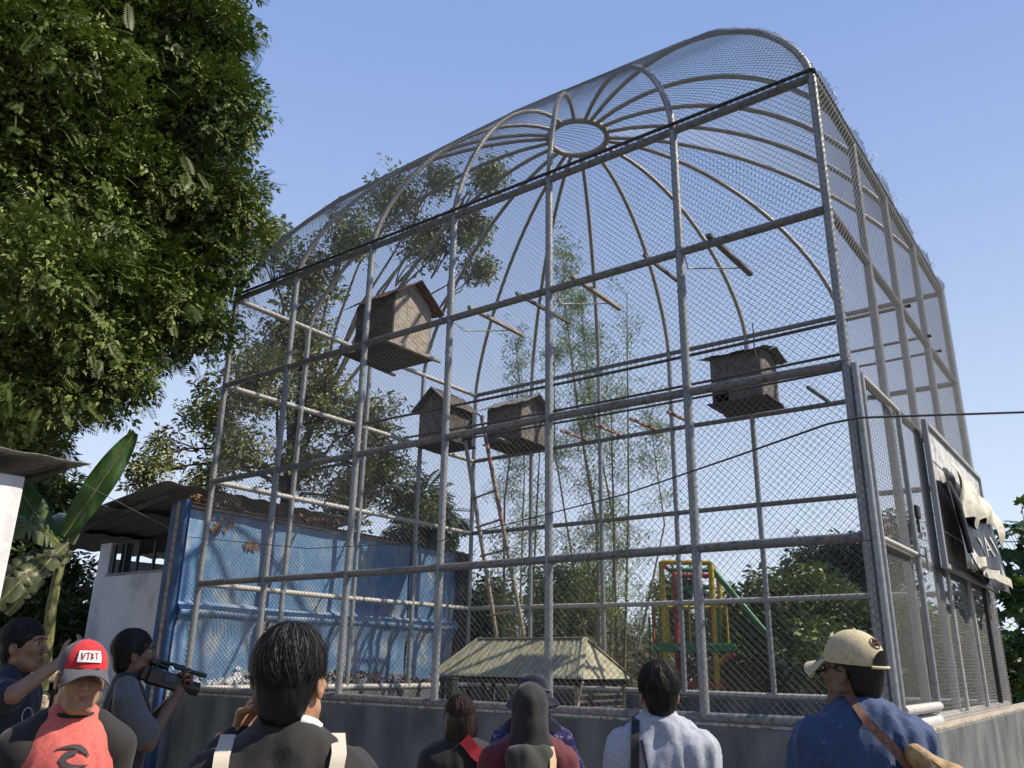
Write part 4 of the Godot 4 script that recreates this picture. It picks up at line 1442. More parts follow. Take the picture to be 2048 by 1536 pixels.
	for i in 3:
		bush(bml[i], bm[i], fine, 900, 0.3, Color(0.13, 0.13, 0.055), Color(0.22, 0.2, 0.09), 220 + i, "dry shrubs by the saplings")
	var br := [[4.55, 2.45, -9.5, 0.65], [5.1, 2.8, -9.9, 0.75], [5.9, 2.8, -9.9, 0.75], [6.6, 2.4, -9.3, 0.72], [5.8, 2.0, -9.2, 0.77], [4.9, 1.66, -9.1, 0.6], [6.81, 1.6, -7.64, 0.75], [7.26, 2.12, -9.31, 0.82], [7.78, 1.97, -9.93, 0.95], [8.29, 1.72, -10.53, 0.87]]
	var brl := ["bright leafy bush touching the play tower's slanting rails", "leafy bush just right of the slanting rails, rounded top", "tall leafy bush above the tan cap, left of its crown", "leafy bush above and right of the tan cap", "bright broad bush in front, left of the tan cap's peak", "low dark bush under the slanting rails", "low bush behind the tan-capped man's neck", "bush seen through the gate's wire", "bush seen through the side wire under the sign board", "bush at the far right corner of the cage"]
	for i in br.size():
		bush(brl[i], br[i], clus, 620, 0.34, Color(0.07, 0.125, 0.03), Color(0.21, 0.28, 0.06), 230 + i, "leafy bushes right of the play tower")
	tree("far_tree", "far dark grey-green tree above the bushes on the right", "tree", Vector3(4.6, 0, -15.8), Vector3(4.6, 3.0, -15.8), 0.12, [[4.23, 4.1, -15.74, 0.85], [3.72, 3.8, -15.58, 0.55], [4.96, 4.2, -15.95, 0.8], [5.99, 4.9, -16.2, 0.62], [5.62, 4.0, -16.11, 0.9], [4.5, 3.3, -15.7, 0.9]], clus, 1500, 0.36, 0.2, Color(0.04, 0.06, 0.03), Color(0.075, 0.1, 0.05), 0.0, M.bark, 75)
	tree("far_tree", "small far tree in the gap of the play tower's frame", "tree", Vector3(-0.15, 0, -16.2), Vector3(-0.15, 3.0, -16.2), 0.07, [[-0.38, 3.48, -16.07, 0.6], [0.04, 3.92, -16.27, 0.5], [-0.2, 2.8, -16.1, 0.6]], clus, 380, 0.34, 0.2, Color(0.05, 0.075, 0.035), Color(0.09, 0.12, 0.055), 0.0, M.bark, 76)
	var lb := [[-6.12, 2.84, -0.72, 0.8], [-6.31, 3.58, -0.29, 0.69], [-4.91, 2.18, -0.92, 0.76], [-4.24, 1.8, -0.02, 0.72], [-4.48, 2.11, 0.51, 0.62], [-3.2, 1.34, 1.24, 0.5], [-7.99, 4.92, -1.44, 0.51], [-7.33, 5.12, -0.45, 0.73]]
	var lbl := ["bush behind the hanging banana leaves", "tall bush left of the banana plant", "dark bush beside the white house's left corner", "dark bush below the banana plant", "bush behind the waving man's hand", "bright low bush at the waving man's shoulder", "far bush top showing under the big tree", "far bush top beside the white building's roof"]
	for i in lb.size():
		bush(lbl[i], lb[i], clus, 520, 0.36, Color(0.05, 0.09, 0.025), Color(0.16, 0.2, 0.06), 260 + i, "bushes around the banana plant")
	# distant wood along the horizon
	var fx := []
	var fc := []
	var r := RandomNumberGenerator.new()
	r.seed = 99
	for i in 26000:
		var a := r.randf_range(-1.9, 1.35)
		var dd := r.randf_range(34.0, 46.0)
		var hh := (2.6 + 1.1 * sin(a * 23.0) + 0.8 * sin(a * 51.0 + 1.0) + 0.5 * sin(a * 97.0)) * pow(r.randf(), 0.7)
		var pos := Vector3(11.1 - sin(a + 0.645) * dd, maxf(0.1, hh), 7.2 - cos(a + 0.645) * dd)
		var s := r.randf_range(0.4, 0.8)
		fx.push_back(Transform3D(Basis(Vector3(r.randf(), r.randf(), r.randf()).normalized(), r.randf() * TAU).scaled(Vector3.ONE * s), pos))
		fc.push_back(Color(0.05, 0.07, 0.035).lerp(Color(0.12, 0.125, 0.06), r.randf()))
	var fw := copies("distant_wood", clus, fx, fc, self)
	fw.set_meta("kind", "stuff")
	fw.set_meta("label", "low far-off belt of trees and scrub along the horizon")
	fw.set_meta("category", "wood")
	# short dry grass and weeds
	var gx := []
	var gc := []
	var gb := MB.new()
	for i in 7:
		var a := i * 0.9
		var d := Vector3(cos(a), 0, sin(a))
		gb.face(d * 0.02 - d.cross(Vector3.UP) * 0.012, d * 0.02 + d.cross(Vector3.UP) * 0.012, d * (0.1 + 0.02 * i) + Vector3(0, 0.22 + 0.05 * sin(i * 2.0), 0))
	var gm := gb.mesh(leafmat("grass_blade", Color(1, 1, 1), 0.7, Color(0.06, 0.07, 0.02)))
	for i in 9000:
		var pos := Vector3(r.randf_range(-10, 18), 0, r.randf_range(-22, -7.0))
		if i % 4 == 0:
			pos = Vector3(r.randf_range(-9, -1.5), 0, r.randf_range(0.7, 3.0))
		var s := r.randf_range(0.6, 1.6)
		gx.push_back(Transform3D(Basis(Vector3.UP, r.randf() * TAU).scaled(Vector3.ONE * s), pos))
		gc.push_back(Color(0.12, 0.12, 0.05).lerp(Color(0.06, 0.09, 0.025), r.randf()))
	var gg := copies("grass", gm, gx, gc, self)
	gg.set_meta("kind", "stuff")
	gg.set_meta("label", "short dry grass and weeds around and behind the cage")
	gg.set_meta("category", "grass")
	# shade trees standing behind the viewer
	var sh := [[[13.5, 14.5], [[13.5, 6.5, 14.5, 2.6], [11.5, 7.5, 15.0, 2.4], [15.5, 7.0, 13.5, 2.2], [13.0, 9.0, 14.0, 2.4]], "broad shade tree behind the viewer, on the right"], [[6.5, 14.0], [[6.5, 6.0, 14.0, 2.8], [4.0, 6.8, 13.5, 2.4], [8.8, 6.6, 14.5, 2.4], [6.0, 8.8, 14.5, 2.6]], "broad shade tree behind the viewer, on the left"]]
	sh.append([[15.6, -1.2], [[11.1, 8.1, 1.9, 0.95], [12.1, 8.6, 1.2, 0.8], [10.6, 9.2, 1.9, 0.6]], "tall tree out to the right whose high branch shades the people on the left"])
	sh.append([[10.5, 16.5], [[10.5, 5.0, 16.5, 2.4], [9.0, 7.0, 17.0, 2.4], [11.8, 7.6, 17.2, 2.4], [10.0, 9.5, 17.0, 2.4]], "broad shade tree behind the viewer, in the middle"])
	for i in 4:
		var q: Array = sh[i]
		tree("shade_tree", q[2], "tree", Vector3(q[0][0], 0, q[0][1]), Vector3(q[0][0], 4.0 if i != 2 else 7.6, q[0][1]), 0.25 if i != 2 else 0.14, q[1], clus, 5000 if i != 2 else 1500, 0.8 if i != 2 else 0.45, 0.3, Color(0.05, 0.09, 0.025), Color(0.1, 0.15, 0.045), 0.0, M.bark, 300 + i)
	build_banana()
	build_right_tree()

func banana_leaf(mb: MB, a: Vector3, b: Vector3, lift: float, wid: float, face_n: Vector3, tear: bool, sd: float) -> void:
	var n := 40
	var axis := (b - a).normalized()
	var side := axis.cross(face_n).normalized()
	var up := side.cross(axis).normalized()
	var l := []
	var rr := []
	for i in n + 1:
		var t := float(i) / n
		var c := a.lerp(b, t) + up * lift * sin(PI * t * 0.9)
		var w := wid * pow(sin(PI * (0.04 + 0.93 * t)), 0.55)
		var ww := w
		if tear and (i * 7) % 11 < 2:
			ww = w * 0.45
		var wav := 0.03 * sin(t * 14.0 + sd)
		l.push_back([c, c + side * ww * 0.5 + up * (w * 0.12 + wav), c + side * ww - up * (w * 0.1 - wav)])
		rr.push_back([c - side * ww - up * (w * 0.08 + wav), c - side * ww * 0.5 + up * (w * 0.12), c])
	mb.grid(l)
	mb.grid(rr)

func build_banana() -> void:
	var t := thing("banana_plant", "banana plant with broad upright and hanging leaves beside the white house", "banana plant", Vector3(-1.5, 0, 1.0))
	var o := Vector3(-1.5, 0, 1.0)
	var st := MB.new()
	st.tube([Vector3(0, 0, 0), Vector3(0.02, 1.3, 0), Vector3(-0.03, 2.3, 0.05), Vector3(0.0, 3.2, 0.05)], 0.1, 0.06, 10)
	part("stem", st, M.banana_stem, t)
	var st2 := MB.new()
	st2.tube([Vector3(0.35, 0, 0.35), Vector3(0.36, 1.0, 0.36), Vector3(0.38, 1.9, 0.36), Vector3(0.4, 2.02, 0.36)], 0.1, 0.05, 10)
	part("cut_stem", st2, M.banana_stem, t)
	var lv := [[Vector3(-1.46, 3.3, 1.1), Vector3(-1.05, 4.95, 0.5), 0.12, 0.2, Vector3(0.9, -0.2, 0.45), false, "banana_leaf"],
		[Vector3(-1.48, 3.2, 1.15), Vector3(-1.85, 4.4, 2.0), -0.16, 0.21, Vector3(0.85, 0.3, 0.3), false, "banana_leaf"],
		[Vector3(-1.48, 3.15, 1.1), Vector3(-1.75, 3.15, 2.0), 0.35, 0.26, Vector3(0.7, 0.6, 0.3), true, "banana_leaf_pale"],
		[Vector3(-1.4, 3.2, 1.05), Vector3(-1.25, 2.1, 1.75), 0.3, 0.15, Vector3(0.9, 0.3, 0.4), true, "banana_leaf_dull"],
		[Vector3(-1.45, 3.15, 1.1), Vector3(-1.3, 1.9, 2.1), 0.35, 0.16, Vector3(0.9, 0.2, 0.4), true, "banana_leaf_dull"],
		[Vector3(-1.5, 3.1, 1.0), Vector3(-1.6, 2.1, 2.3), 0.3, 0.2, Vector3(0.9, 0.3, 0.4), true, "banana_leaf_dull"],
		[Vector3(-1.55, 3.1, 0.9), Vector3(-2.0, 2.4, 1.6), 0.3, 0.25, Vector3(0.8, 0.4, 0.4), true, "banana_leaf_dull"],
		[Vector3(-1.5, 3.2, 1.0), Vector3(-2.4, 3.6, 0.6), 0.3, 0.26, Vector3(0.4, 0.8, 0.4), false, "banana_leaf_pale"]]
	t.position += Vector3(-0.12, 0, 0.22)
	for i in lv.size():
		var q: Array = lv[i]
		var mb := MB.new()
		banana_leaf(mb, q[0] - o, q[1] - o, q[2], q[3], q[4], q[5], i * 1.7)
		var leaf := part("leaf", mb, M[q[6]], t)
		var rb := MB.new()
		var axis: Vector3 = (q[1] - q[0]).normalized()
		var sd: Vector3 = axis.cross(q[4]).normalized()
		var up: Vector3 = sd.cross(axis)
		var pts := []
		for k in 9:
			var tt := k / 8.0
			pts.push_back(q[0].lerp(q[1], tt) - o + up * (q[2] * sin(PI * tt * 0.9) + 0.006))
		rb.tube(pts, 0.022, 0.005, 6)
		part("midrib", rb, M.banana_stem, leaf)

func build_right_tree() -> void:
	var t := thing("broad_leaf_tree", "tree with large lobed leaves at the right edge behind the cage", "tree", Vector3(9.6, 0, -9.9))
	var mb := MB.new()
	mb.tube([Vector3.ZERO, Vector3(0.05, 1.6, 0), Vector3(-0.05, 3.2, 0.1), Vector3(0.1, 4.2, 0.1)], 0.1, 0.04, 9)
	part("trunk", mb, M.bark, t)
	var lobes := MB.new()
	# one lobed leaf, seven pointed fingers
	for k in 7:
		var a := (k - 3) * 0.62
		var d := Vector3(cos(a), -0.12, sin(a))
		var s := Vector3(-sin(a), 0, cos(a))
		var ln := 1.0 - absf(k - 3) * 0.13
		var mid := d * ln * 0.5 + Vector3(0, 0.05, 0)
		lobes.quad(Vector3.ZERO, mid - s * 0.2, d * ln, mid)
		lobes.quad(Vector3.ZERO, mid, d * ln, mid + s * 0.2)
	var lm := lobes.mesh(M.lobed_leaf)
	var lm2 := lobes.mesh(M.lobed_leaf_pale)
	var bl := [[9.51, 3.9, -9.68, 0.62, 40], [9.39, 3.03, -9.67, 0.6, 40], [9.55, 2.29, -9.68, 0.85, 60], [9.25, 1.48, -10.0, 0.7, 40], [9.96, 3.22, -10.22, 0.95, 60], [9.35, 2.75, -9.14, 0.3, 14]]
	var tw := MB.new()
	for b in bl:
		for i in b[4]:
			var dir := Vector3(rng.randfn(), rng.randfn(), rng.randfn()).normalized()
			var pos: Vector3 = Vector3(b[0], b[1], b[2]) + dir * b[3] * pow(rng.randf(), 0.4) - t.position
			var x := (dir + Vector3(0, -0.5, 0.3)).normalized()
			var z := x.cross(Vector3(0.2, 1, 0.3)).normalized()
			var s := rng.randf_range(0.2, 0.34)
			var o := MeshInstance3D.new()
			o.mesh = lm if rng.randf() < 0.7 else lm2
			o.name = numbered(t, "leaf")
			t.add_child(o, true)
			o.transform = Transform3D(Basis(x * s, z.cross(x) * s, z * s), pos)
			tw.tube([Vector3(0, pos.y * 0.8, 0), pos], 0.008, 0.004, 4, false)
	part("twigs", tw, M.bark, t)

func plant_materials() -> void:
	noisy("sap_bark", [Color(0.1, 0.09, 0.05), Color(0.22, 0.19, 0.11), Color(0.3, 0.27, 0.17)], [0.2, 0.5, 0.85], 0.03, Vector3(2, 0.7, 2), 0.85, 0.0, 2.0, 81)
	noisy("banana_stem", [Color(0.14, 0.11, 0.05), Color(0.26, 0.27, 0.1), Color(0.34, 0.36, 0.15)], [0.25, 0.5, 0.8], 0.02, Vector3(2, 0.6, 2), 0.6, 0.0, 1.0, 83)
	for q in [["banana_leaf", Color(0.035, 0.09, 0.03), Color(0.05, 0.13, 0.03), Color(0.09, 0.18, 0.04)], ["banana_leaf_pale", Color(0.1, 0.14, 0.06), Color(0.16, 0.2, 0.09), Color(0.2, 0.24, 0.12)], ["banana_leaf_dull", Color(0.06, 0.08, 0.035), Color(0.1, 0.12, 0.055), Color(0.16, 0.16, 0.09)]]:
		var m := noisy(q[0], [q[1], q[2], q[3]], [0.25, 0.5, 0.8], 0.01, Vector3(2.0, 0.5, 2.0), 0.4, 0.0, 0.6, 85)
		m.cull_mode = BaseMaterial3D.CULL_DISABLED
		m.backlight_enabled = true
		m.backlight = Color(0.06, 0.12, 0.02).linear_to_srgb()
	for q in [["lobed_leaf", Color(0.04, 0.09, 0.025)], ["lobed_leaf_pale", Color(0.075, 0.13, 0.035)]]:
		var m := plain(q[0], q[1], 0.45)
		m.cull_mode = BaseMaterial3D.CULL_DISABLED
		m.backlight_enabled = true
		m.backlight = Color(0.05, 0.09, 0.015).linear_to_srgb()

# ---------------------------------------------------------------- people: distance fields meshed as surface nets
class Field:
	var o: Vector3
	var c: float
	var nx: int
	var ny: int
	var nz: int
	var f := PackedFloat32Array()

	func _init(lo: Vector3, hi: Vector3, cell: float) -> void:
		o = lo
		c = cell
		nx = int((hi.x - lo.x) / cell) + 2
		ny = int((hi.y - lo.y) / cell) + 2
		nz = int((hi.z - lo.z) / cell) + 2
		f.resize(nx * ny * nz)
		f.fill(1.0)

	func cap(a: Vector3, b: Vector3, ra: float, rb: float, k: float, fz := 1.0) -> void:
		var R := maxf(ra, rb) / minf(fz, 1.0) + k + c * 2.0
		var l := (a.min(b) - Vector3.ONE * R - o) / c
		var h := (a.max(b) + Vector3.ONE * R - o) / c
		var ab := b - a
		var inv := 1.0 / maxf(ab.dot(ab), 1e-9)
		for z in range(maxi(0, int(l.z)), mini(nz - 1, int(h.z) + 1) + 1):
			for y in range(maxi(0, int(l.y)), mini(ny - 1, int(h.y) + 1) + 1):
				var base := (z * ny + y) * nx
				for x in range(maxi(0, int(l.x)), mini(nx - 1, int(h.x) + 1) + 1):
					var q := o + Vector3(x, y, z) * c - a
					var t := clampf(q.dot(ab) * inv, 0.0, 1.0)
					var e := q - ab * t
					e.z *= fz
					var d := e.length() - (ra + (rb - ra) * t)
					var g := f[base + x]
					var hh := k - absf(g - d)
					var v := minf(g, d)
					if hh > 0.0:
						v -= hh * hh / (4.0 * k)
					f[base + x] = v

	func ell(p: Vector3, r: Vector3, k: float, sub := false) -> void:
		var R := r + Vector3.ONE * (k + c * 2.0)
		var l := (p - R - o) / c
		var h := (p + R - o) / c
		var ir := Vector3(1.0 / r.x, 1.0 / r.y, 1.0 / r.z)
		for z in range(maxi(0, int(l.z)), mini(nz - 1, int(h.z) + 1) + 1):
			for y in range(maxi(0, int(l.y)), mini(ny - 1, int(h.y) + 1) + 1):
				var base := (z * ny + y) * nx
				for x in range(maxi(0, int(l.x)), mini(nx - 1, int(h.x) + 1) + 1):
					var q := (o + Vector3(x, y, z) * c - p) * ir
					var k0 := q.length()
					var k1 := (q * ir).length()
					var d := k0 * (k0 - 1.0) / maxf(k1, 1e-6)
					var g := f[base + x]
					if sub:
						d = -d
						var h2 := k - absf(g - d)
						var v2 := maxf(g, d)
						if h2 > 0.0:
							v2 += h2 * h2 / (4.0 * k)
						f[base + x] = v2
					else:
						var hh := k - absf(g - d)
						var v := minf(g, d)
						if hh > 0.0:
							v -= hh * hh / (4.0 * k)
						f[base + x] = v

	func cut_below(y0: float, slope_z := 0.0) -> void:
		# remove everything under a plane
		for z in nz:
			for y in ny:
				for x in nx:
					var p := o + Vector3(x, y, z) * c
					var d := y0 + slope_z * p.z - p.y
					var i := (z * ny + y) * nx + x
					f[i] = maxf(f[i], d)

	func arrays(noise: FastNoiseLite = null, amp := 0.0, fr := Vector3.ONE) -> Array:
		var ids := PackedInt32Array()
		ids.resize(nx * ny * nz)
		ids.fill(-1)
		var vv := PackedVector3Array()
		var nn := PackedVector3Array()
		var cells := PackedInt32Array()
		var sx := 1
		var sy := nx
		var sz := nx * ny
		var lim := c * 2.2
		for z in nz - 1:
			for y in ny - 1:
				var i := (z * ny + y) * nx - 1
				for x in nx - 1:
					i += 1
					var f0 := f[i]
					if f0 > lim or f0 < -lim:
						continue
					var f1 := f[i + 1]
					var f2 := f[i + sy]
					var f3 := f[i + sy + 1]
					var f4 := f[i + sz]
					var f5 := f[i + sz + 1]
					var f6 := f[i + sz + sy]
					var f7 := f[i + sz + sy + 1]
					var s := int(f0 < 0) + int(f1 < 0) + int(f2 < 0) + int(f3 < 0) + int(f4 < 0) + int(f5 < 0) + int(f6 < 0) + int(f7 < 0)
					if s == 0 or s == 8:
						continue
					var p := Vector3.ZERO
					var m := 0
					if (f0 < 0) != (f1 < 0): p += Vector3(f0 / (f0 - f1), 0, 0); m += 1
					if (f2 < 0) != (f3 < 0): p += Vector3(f2 / (f2 - f3), 1, 0); m += 1
					if (f4 < 0) != (f5 < 0): p += Vector3(f4 / (f4 - f5), 0, 1); m += 1
					if (f6 < 0) != (f7 < 0): p += Vector3(f6 / (f6 - f7), 1, 1); m += 1
					if (f0 < 0) != (f2 < 0): p += Vector3(0, f0 / (f0 - f2), 0); m += 1
					if (f1 < 0) != (f3 < 0): p += Vector3(1, f1 / (f1 - f3), 0); m += 1
					if (f4 < 0) != (f6 < 0): p += Vector3(0, f4 / (f4 - f6), 1); m += 1
					if (f5 < 0) != (f7 < 0): p += Vector3(1, f5 / (f5 - f7), 1); m += 1
					if (f0 < 0) != (f4 < 0): p += Vector3(0, 0, f0 / (f0 - f4)); m += 1
					if (f1 < 0) != (f5 < 0): p += Vector3(1, 0, f1 / (f1 - f5)); m += 1
					if (f2 < 0) != (f6 < 0): p += Vector3(0, 1, f2 / (f2 - f6)); m += 1
					if (f3 < 0) != (f7 < 0): p += Vector3(1, 1, f3 / (f3 - f7)); m += 1
					p /= m
					ids[i] = vv.size()
					vv.push_back(o + (Vector3(x, y, z) + p) * c)
					nn.push_back(Vector3(f1 + f3 + f5 + f7 - f0 - f2 - f4 - f6, f2 + f3 + f6 + f7 - f0 - f1 - f4 - f5, f4 + f5 + f6 + f7 - f0 - f1 - f2 - f3).normalized())
					cells.push_back(i)
		if noise != null:
			for j in vv.size():
				var q := vv[j] * fr * 100.0
				vv[j] += nn[j] * amp * (0.4 + 0.75 * noise.get_noise_3d(q.x, q.y, q.z))
		var tri := PackedInt32Array()
		for j in cells.size():
			var i := cells[j]
			var a := f[i] < 0
			var x := i % nx
			var y := (i / nx) % ny
			var z := i / sz
			if y > 0 and z > 0 and (f[i + 1] < 0) != a:
				_q(tri, ids, i - sy - sz, i - sz, i, i - sy, a)
			if x > 0 and z > 0 and (f[i + sy] < 0) != a:
				_q(tri, ids, i - sx - sz, i - sx, i, i - sz, a)
			if x > 0 and y > 0 and (f[i + sz] < 0) != a:
				_q(tri, ids, i - sx - sy, i - sy, i, i - sx, a)
		if noise != null:
			var acc := PackedVector3Array()
			acc.resize(vv.size())
			for k in range(0, tri.size(), 3):
				var n3 := (vv[tri[k + 1]] - vv[tri[k]]).cross(vv[tri[k + 2]] - vv[tri[k]])
				if n3.dot(nn[tri[k]] + nn[tri[k + 1]] + nn[tri[k + 2]]) < 0.0:
					n3 = -n3
				acc[tri[k]] += n3
				acc[tri[k + 1]] += n3
				acc[tri[k + 2]] += n3
			for j in vv.size():
				var g := acc[j]
				if g.dot(nn[j]) < 0.0:
					g = -g
				if g.length_squared() > 1e-18:
					nn[j] = g.normalized()
		var ov := PackedVector3Array()
		var on := PackedVector3Array()
		for k in range(0, tri.size(), 3):
			var ia := tri[k]
			var ib := tri[k + 1]
			var ic := tri[k + 2]
			var gn := (vv[ib] - vv[ia]).cross(vv[ic] - vv[ia])
			if gn.dot(nn[ia] + nn[ib] + nn[ic]) > 0.0:
				var tmp := ib
				ib = ic
				ic = tmp
			ov.push_back(vv[ia]); ov.push_back(vv[ib]); ov.push_back(vv[ic])
			on.push_back(nn[ia]); on.push_back(nn[ib]); on.push_back(nn[ic])
		return [ov, on]

	func _q(tri: PackedInt32Array, ids: PackedInt32Array, a: int, b: int, d: int, e: int, _s: bool) -> void:
		var ia := ids[a]
		var ib := ids[b]
		var ic := ids[d]
		var id := ids[e]
		if ia < 0 or ib < 0 or ic < 0 or id < 0:
			return
		tri.push_back(ia); tri.push_back(ib); tri.push_back(ic)
		tri.push_back(ia); tri.push_back(ic); tri.push_back(id)

func add_arrays(mb: MB, a: Array, tf: Transform3D) -> void:
	var av: PackedVector3Array = a[0]
	var an: PackedVector3Array = a[1]
	var flip := tf.basis.determinant() < 0.0
	for k in range(0, av.size(), 3):
		for j in [0, 2, 1] if flip else [0, 1, 2]:
			mb.v.push_back(tf * av[k + j])
			mb.n.push_back((tf.basis * an[k + j]).normalized())

var head_arrays := []
var hand_relaxed := []
var hand_grip := []
var cloth_noise: FastNoiseLite
var hair_noise: FastNoiseLite

func make_head() -> void:
	# head-local: origin between the ears, face towards -z
	var h := Field.new(Vector3(-0.1, -0.2, -0.135), Vector3(0.1, 0.14, 0.125), 0.0042)
	h.ell(Vector3(0, 0.03, 0.008), Vector3(0.075, 0.094, 0.093), 0.01)
	h.ell(Vector3(0, -0.04, -0.022), Vector3(0.06, 0.075, 0.07), 0.03)
	h.cap(Vector3(-0.02, -0.1, -0.062), Vector3(0.02, -0.1, -0.062), 0.02, 0.02, 0.03)
	h.cap(Vector3(-0.048, -0.07, -0.01), Vector3(-0.02, -0.1, -0.055), 0.022, 0.018, 0.025)
	h.cap(Vector3(0.048, -0.07, -0.01), Vector3(0.02, -0.1, -0.055), 0.022, 0.018, 0.025)
	for s in [-1.0, 1.0]:
		h.ell(Vector3(s * 0.042, -0.022, -0.066), Vector3(0.022, 0.018, 0.02), 0.02)
		h.cap(Vector3(s * 0.015, 0.032, -0.088), Vector3(s * 0.048, 0.033, -0.072), 0.009, 0.008, 0.014)
		h.ell(Vector3(s * 0.031, 0.01, -0.094), Vector3(0.018, 0.011, 0.016), 0.01, true)
		h.ell(Vector3(s * 0.079, -0.012, 0.012), Vector3(0.008, 0.032, 0.019), 0.006)
		h.ell(Vector3(s * 0.085, -0.008, 0.008), Vector3(0.005, 0.018, 0.009), 0.004, true)
	h.cap(Vector3(0, 0.014, -0.092), Vector3(0, -0.028, -0.112), 0.008, 0.0125, 0.012)
	for s in [-1.0, 1.0]:
		h.ell(Vector3(s * 0.012, -0.032, -0.103), Vector3(0.008, 0.007, 0.009), 0.006)
	h.cap(Vector3(-0.021, -0.06, -0.086), Vector3(0.021, -0.06, -0.086), 0.006, 0.006, 0.008)
	h.cap(Vector3(-0.017, -0.071, -0.085), Vector3(0.017, -0.071, -0.085), 0.007, 0.007, 0.008)
	h.cap(Vector3(0, -0.06, 0.02), Vector3(0, -0.2, 0.035), 0.052, 0.058, 0.03)
	head_arrays = h.arrays()

func make_hand(curl: float) -> Array:
	# right hand hanging: wrist at the origin, fingers along -y, thumb towards -z, palm towards -x
	var h := Field.new(Vector3(-0.11, -0.2, -0.08), Vector3(0.04, 0.04, 0.06), 0.0042)
	var ln := [1.0, 1.1, 1.03, 0.82]
	for i in 4:
		var kz := -0.031 + 0.02 * i
		var kn := Vector3(0, -0.088 + absf(i - 1.3) * 0.004, kz)
		h.cap(Vector3(0, -0.01, kz * 0.55), kn, 0.0135, 0.0105, 0.012)
		var a := curl * 0.35
		var p := kn
		var seg := [0.044, 0.027, 0.021]
		for k in 3:
			var q: Vector3 = p + Vector3(-sin(a), -cos(a), (i - 1.5) * 0.05) * seg[k] * ln[i]
			h.cap(p, q, 0.0092 - k * 0.0008, 0.0085 - k * 0.0008, 0.003)
			p = q
			a += curl * [0.6, 0.5, 0.0][k]
	var t0 := Vector3(-0.004, -0.02, -0.022)
	var t1 := Vector3(-0.018, -0.052, -0.046)
	var t2 := t1 + Vector3(-0.012 - curl * 0.006, -0.026, -0.008 + curl * 0.008)
	var t3 := t2 + Vector3(-0.006 - curl * 0.006, -0.022, -0.001 + curl * 0.006)
	h.cap(t0, t1, 0.014, 0.0115, 0.01)
	h.cap(t1, t2, 0.0105, 0.0095, 0.004)
	h.cap(t2, t3, 0.0095, 0.008, 0.003)
	h.cap(Vector3(0, 0.03, 0), Vector3(0, -0.02, 0), 0.025, 0.024, 0.012)
	return h.arrays()

func torso_prims() -> Array:
	return [
		["e", Vector3(0, 0.95, 0), Vector3(0.152, 0.12, 0.108)],
		["e", Vector3(0, 1.1, -0.005), Vector3(0.136, 0.17, 0.102)],
		["e", Vector3(0, 1.26, 0.0), Vector3(0.148, 0.18, 0.106)],
		["c", Vector3(-0.105, 1.365, 0.012), Vector3(0.105, 1.365, 0.012), 0.06, 0.06, 1.05],
		["c", Vector3(-0.125, 1.375, 0.012), Vector3(-0.028, 1.46, 0.02), 0.046, 0.043, 1.0],
		["c", Vector3(0.125, 1.375, 0.012), Vector3(0.028, 1.46, 0.02), 0.046, 0.043, 1.0],
		["c", Vector3(-0.148, 1.368, 0.012), Vector3(-0.158, 1.335, 0.012), 0.054, 0.053, 1.0],
		["c", Vector3(0.148, 1.368, 0.012), Vector3(0.158, 1.335, 0.012), 0.054, 0.053, 1.0]]

func arm_prims(sx: float, elbow: Vector3, wrist: Vector3) -> Array:
	return [["c", Vector3(sx * 0.155, 1.36, 0.012), elbow, 0.05, 0.042, 1.0], ["c", elbow, wrist, 0.043, 0.03, 1.0]]

func leg_prims() -> Array:
	var o := []
	for s in [-1.0, 1.0]:
		o.push_back(["c", Vector3(s * 0.088, 0.9, 0.0), Vector3(s * 0.095, 0.49, -0.01), 0.088, 0.056, 1.0])
		o.push_back(["c", Vector3(s * 0.095, 0.49, -0.01), Vector3(s * 0.098, 0.07, 0.02), 0.056, 0.036, 1.0])
		o.push_back(["c", Vector3(s * 0.1, 0.04, 0.04), Vector3(s * 0.11, 0.03, -0.15), 0.036, 0.03, 1.0])
	return o

func stamp(f: Field, prims: Array, e: float, k: float, s: float) -> void:
	for p in prims:
		if p[0] == "e":
			f.ell(p[1] * s, (p[2] + Vector3.ONE * e) * s, k)
		else:
			f.cap(p[1] * s, p[2] * s, (p[3] + e) * s, (p[4] + e) * s, k, p[5])

func sdf(prims: Array, e: float, s: float, q: Vector3) -> float:
	var g := 1.0
	for p in prims:
		var d := 0.0
		if p[0] == "e":
			var r: Vector3 = (p[2] + Vector3.ONE * e) * s
			var ir := Vector3(1.0 / r.x, 1.0 / r.y, 1.0 / r.z)
			var w: Vector3 = (q - p[1] * s) * ir
			var k0 := w.length()
			d = k0 * (k0 - 1.0) / maxf((w * ir).length(), 1e-6)
		else:
			var a: Vector3 = p[1] * s
			var ab: Vector3 = p[2] * s - a
			var t := clampf((q - a).dot(ab) / maxf(ab.dot(ab), 1e-9), 0.0, 1.0)
			var ev := q - a - ab * t
			ev.z *= p[5]
			d = ev.length() - ((p[3] + e) + (p[4] - p[3]) * t) * s
		var k := 0.05
		var hh := k - absf(g - d)
		var v := minf(g, d)
		if hh > 0.0:
			v -= hh * hh / (4.0 * k)
		g = v
	return g

func march(prims: Array, e: float, s: float, from: Vector3, dir: Vector3) -> Vector3:
	var p := from
	for i in 60:
		var d := sdf(prims, e, s, p)
		if d < 0.001:
			break
		p += dir * maxf(d * 0.7, 0.001)
		if p.distance_to(from) > 0.6:
			return from + dir * 0.25
	return p

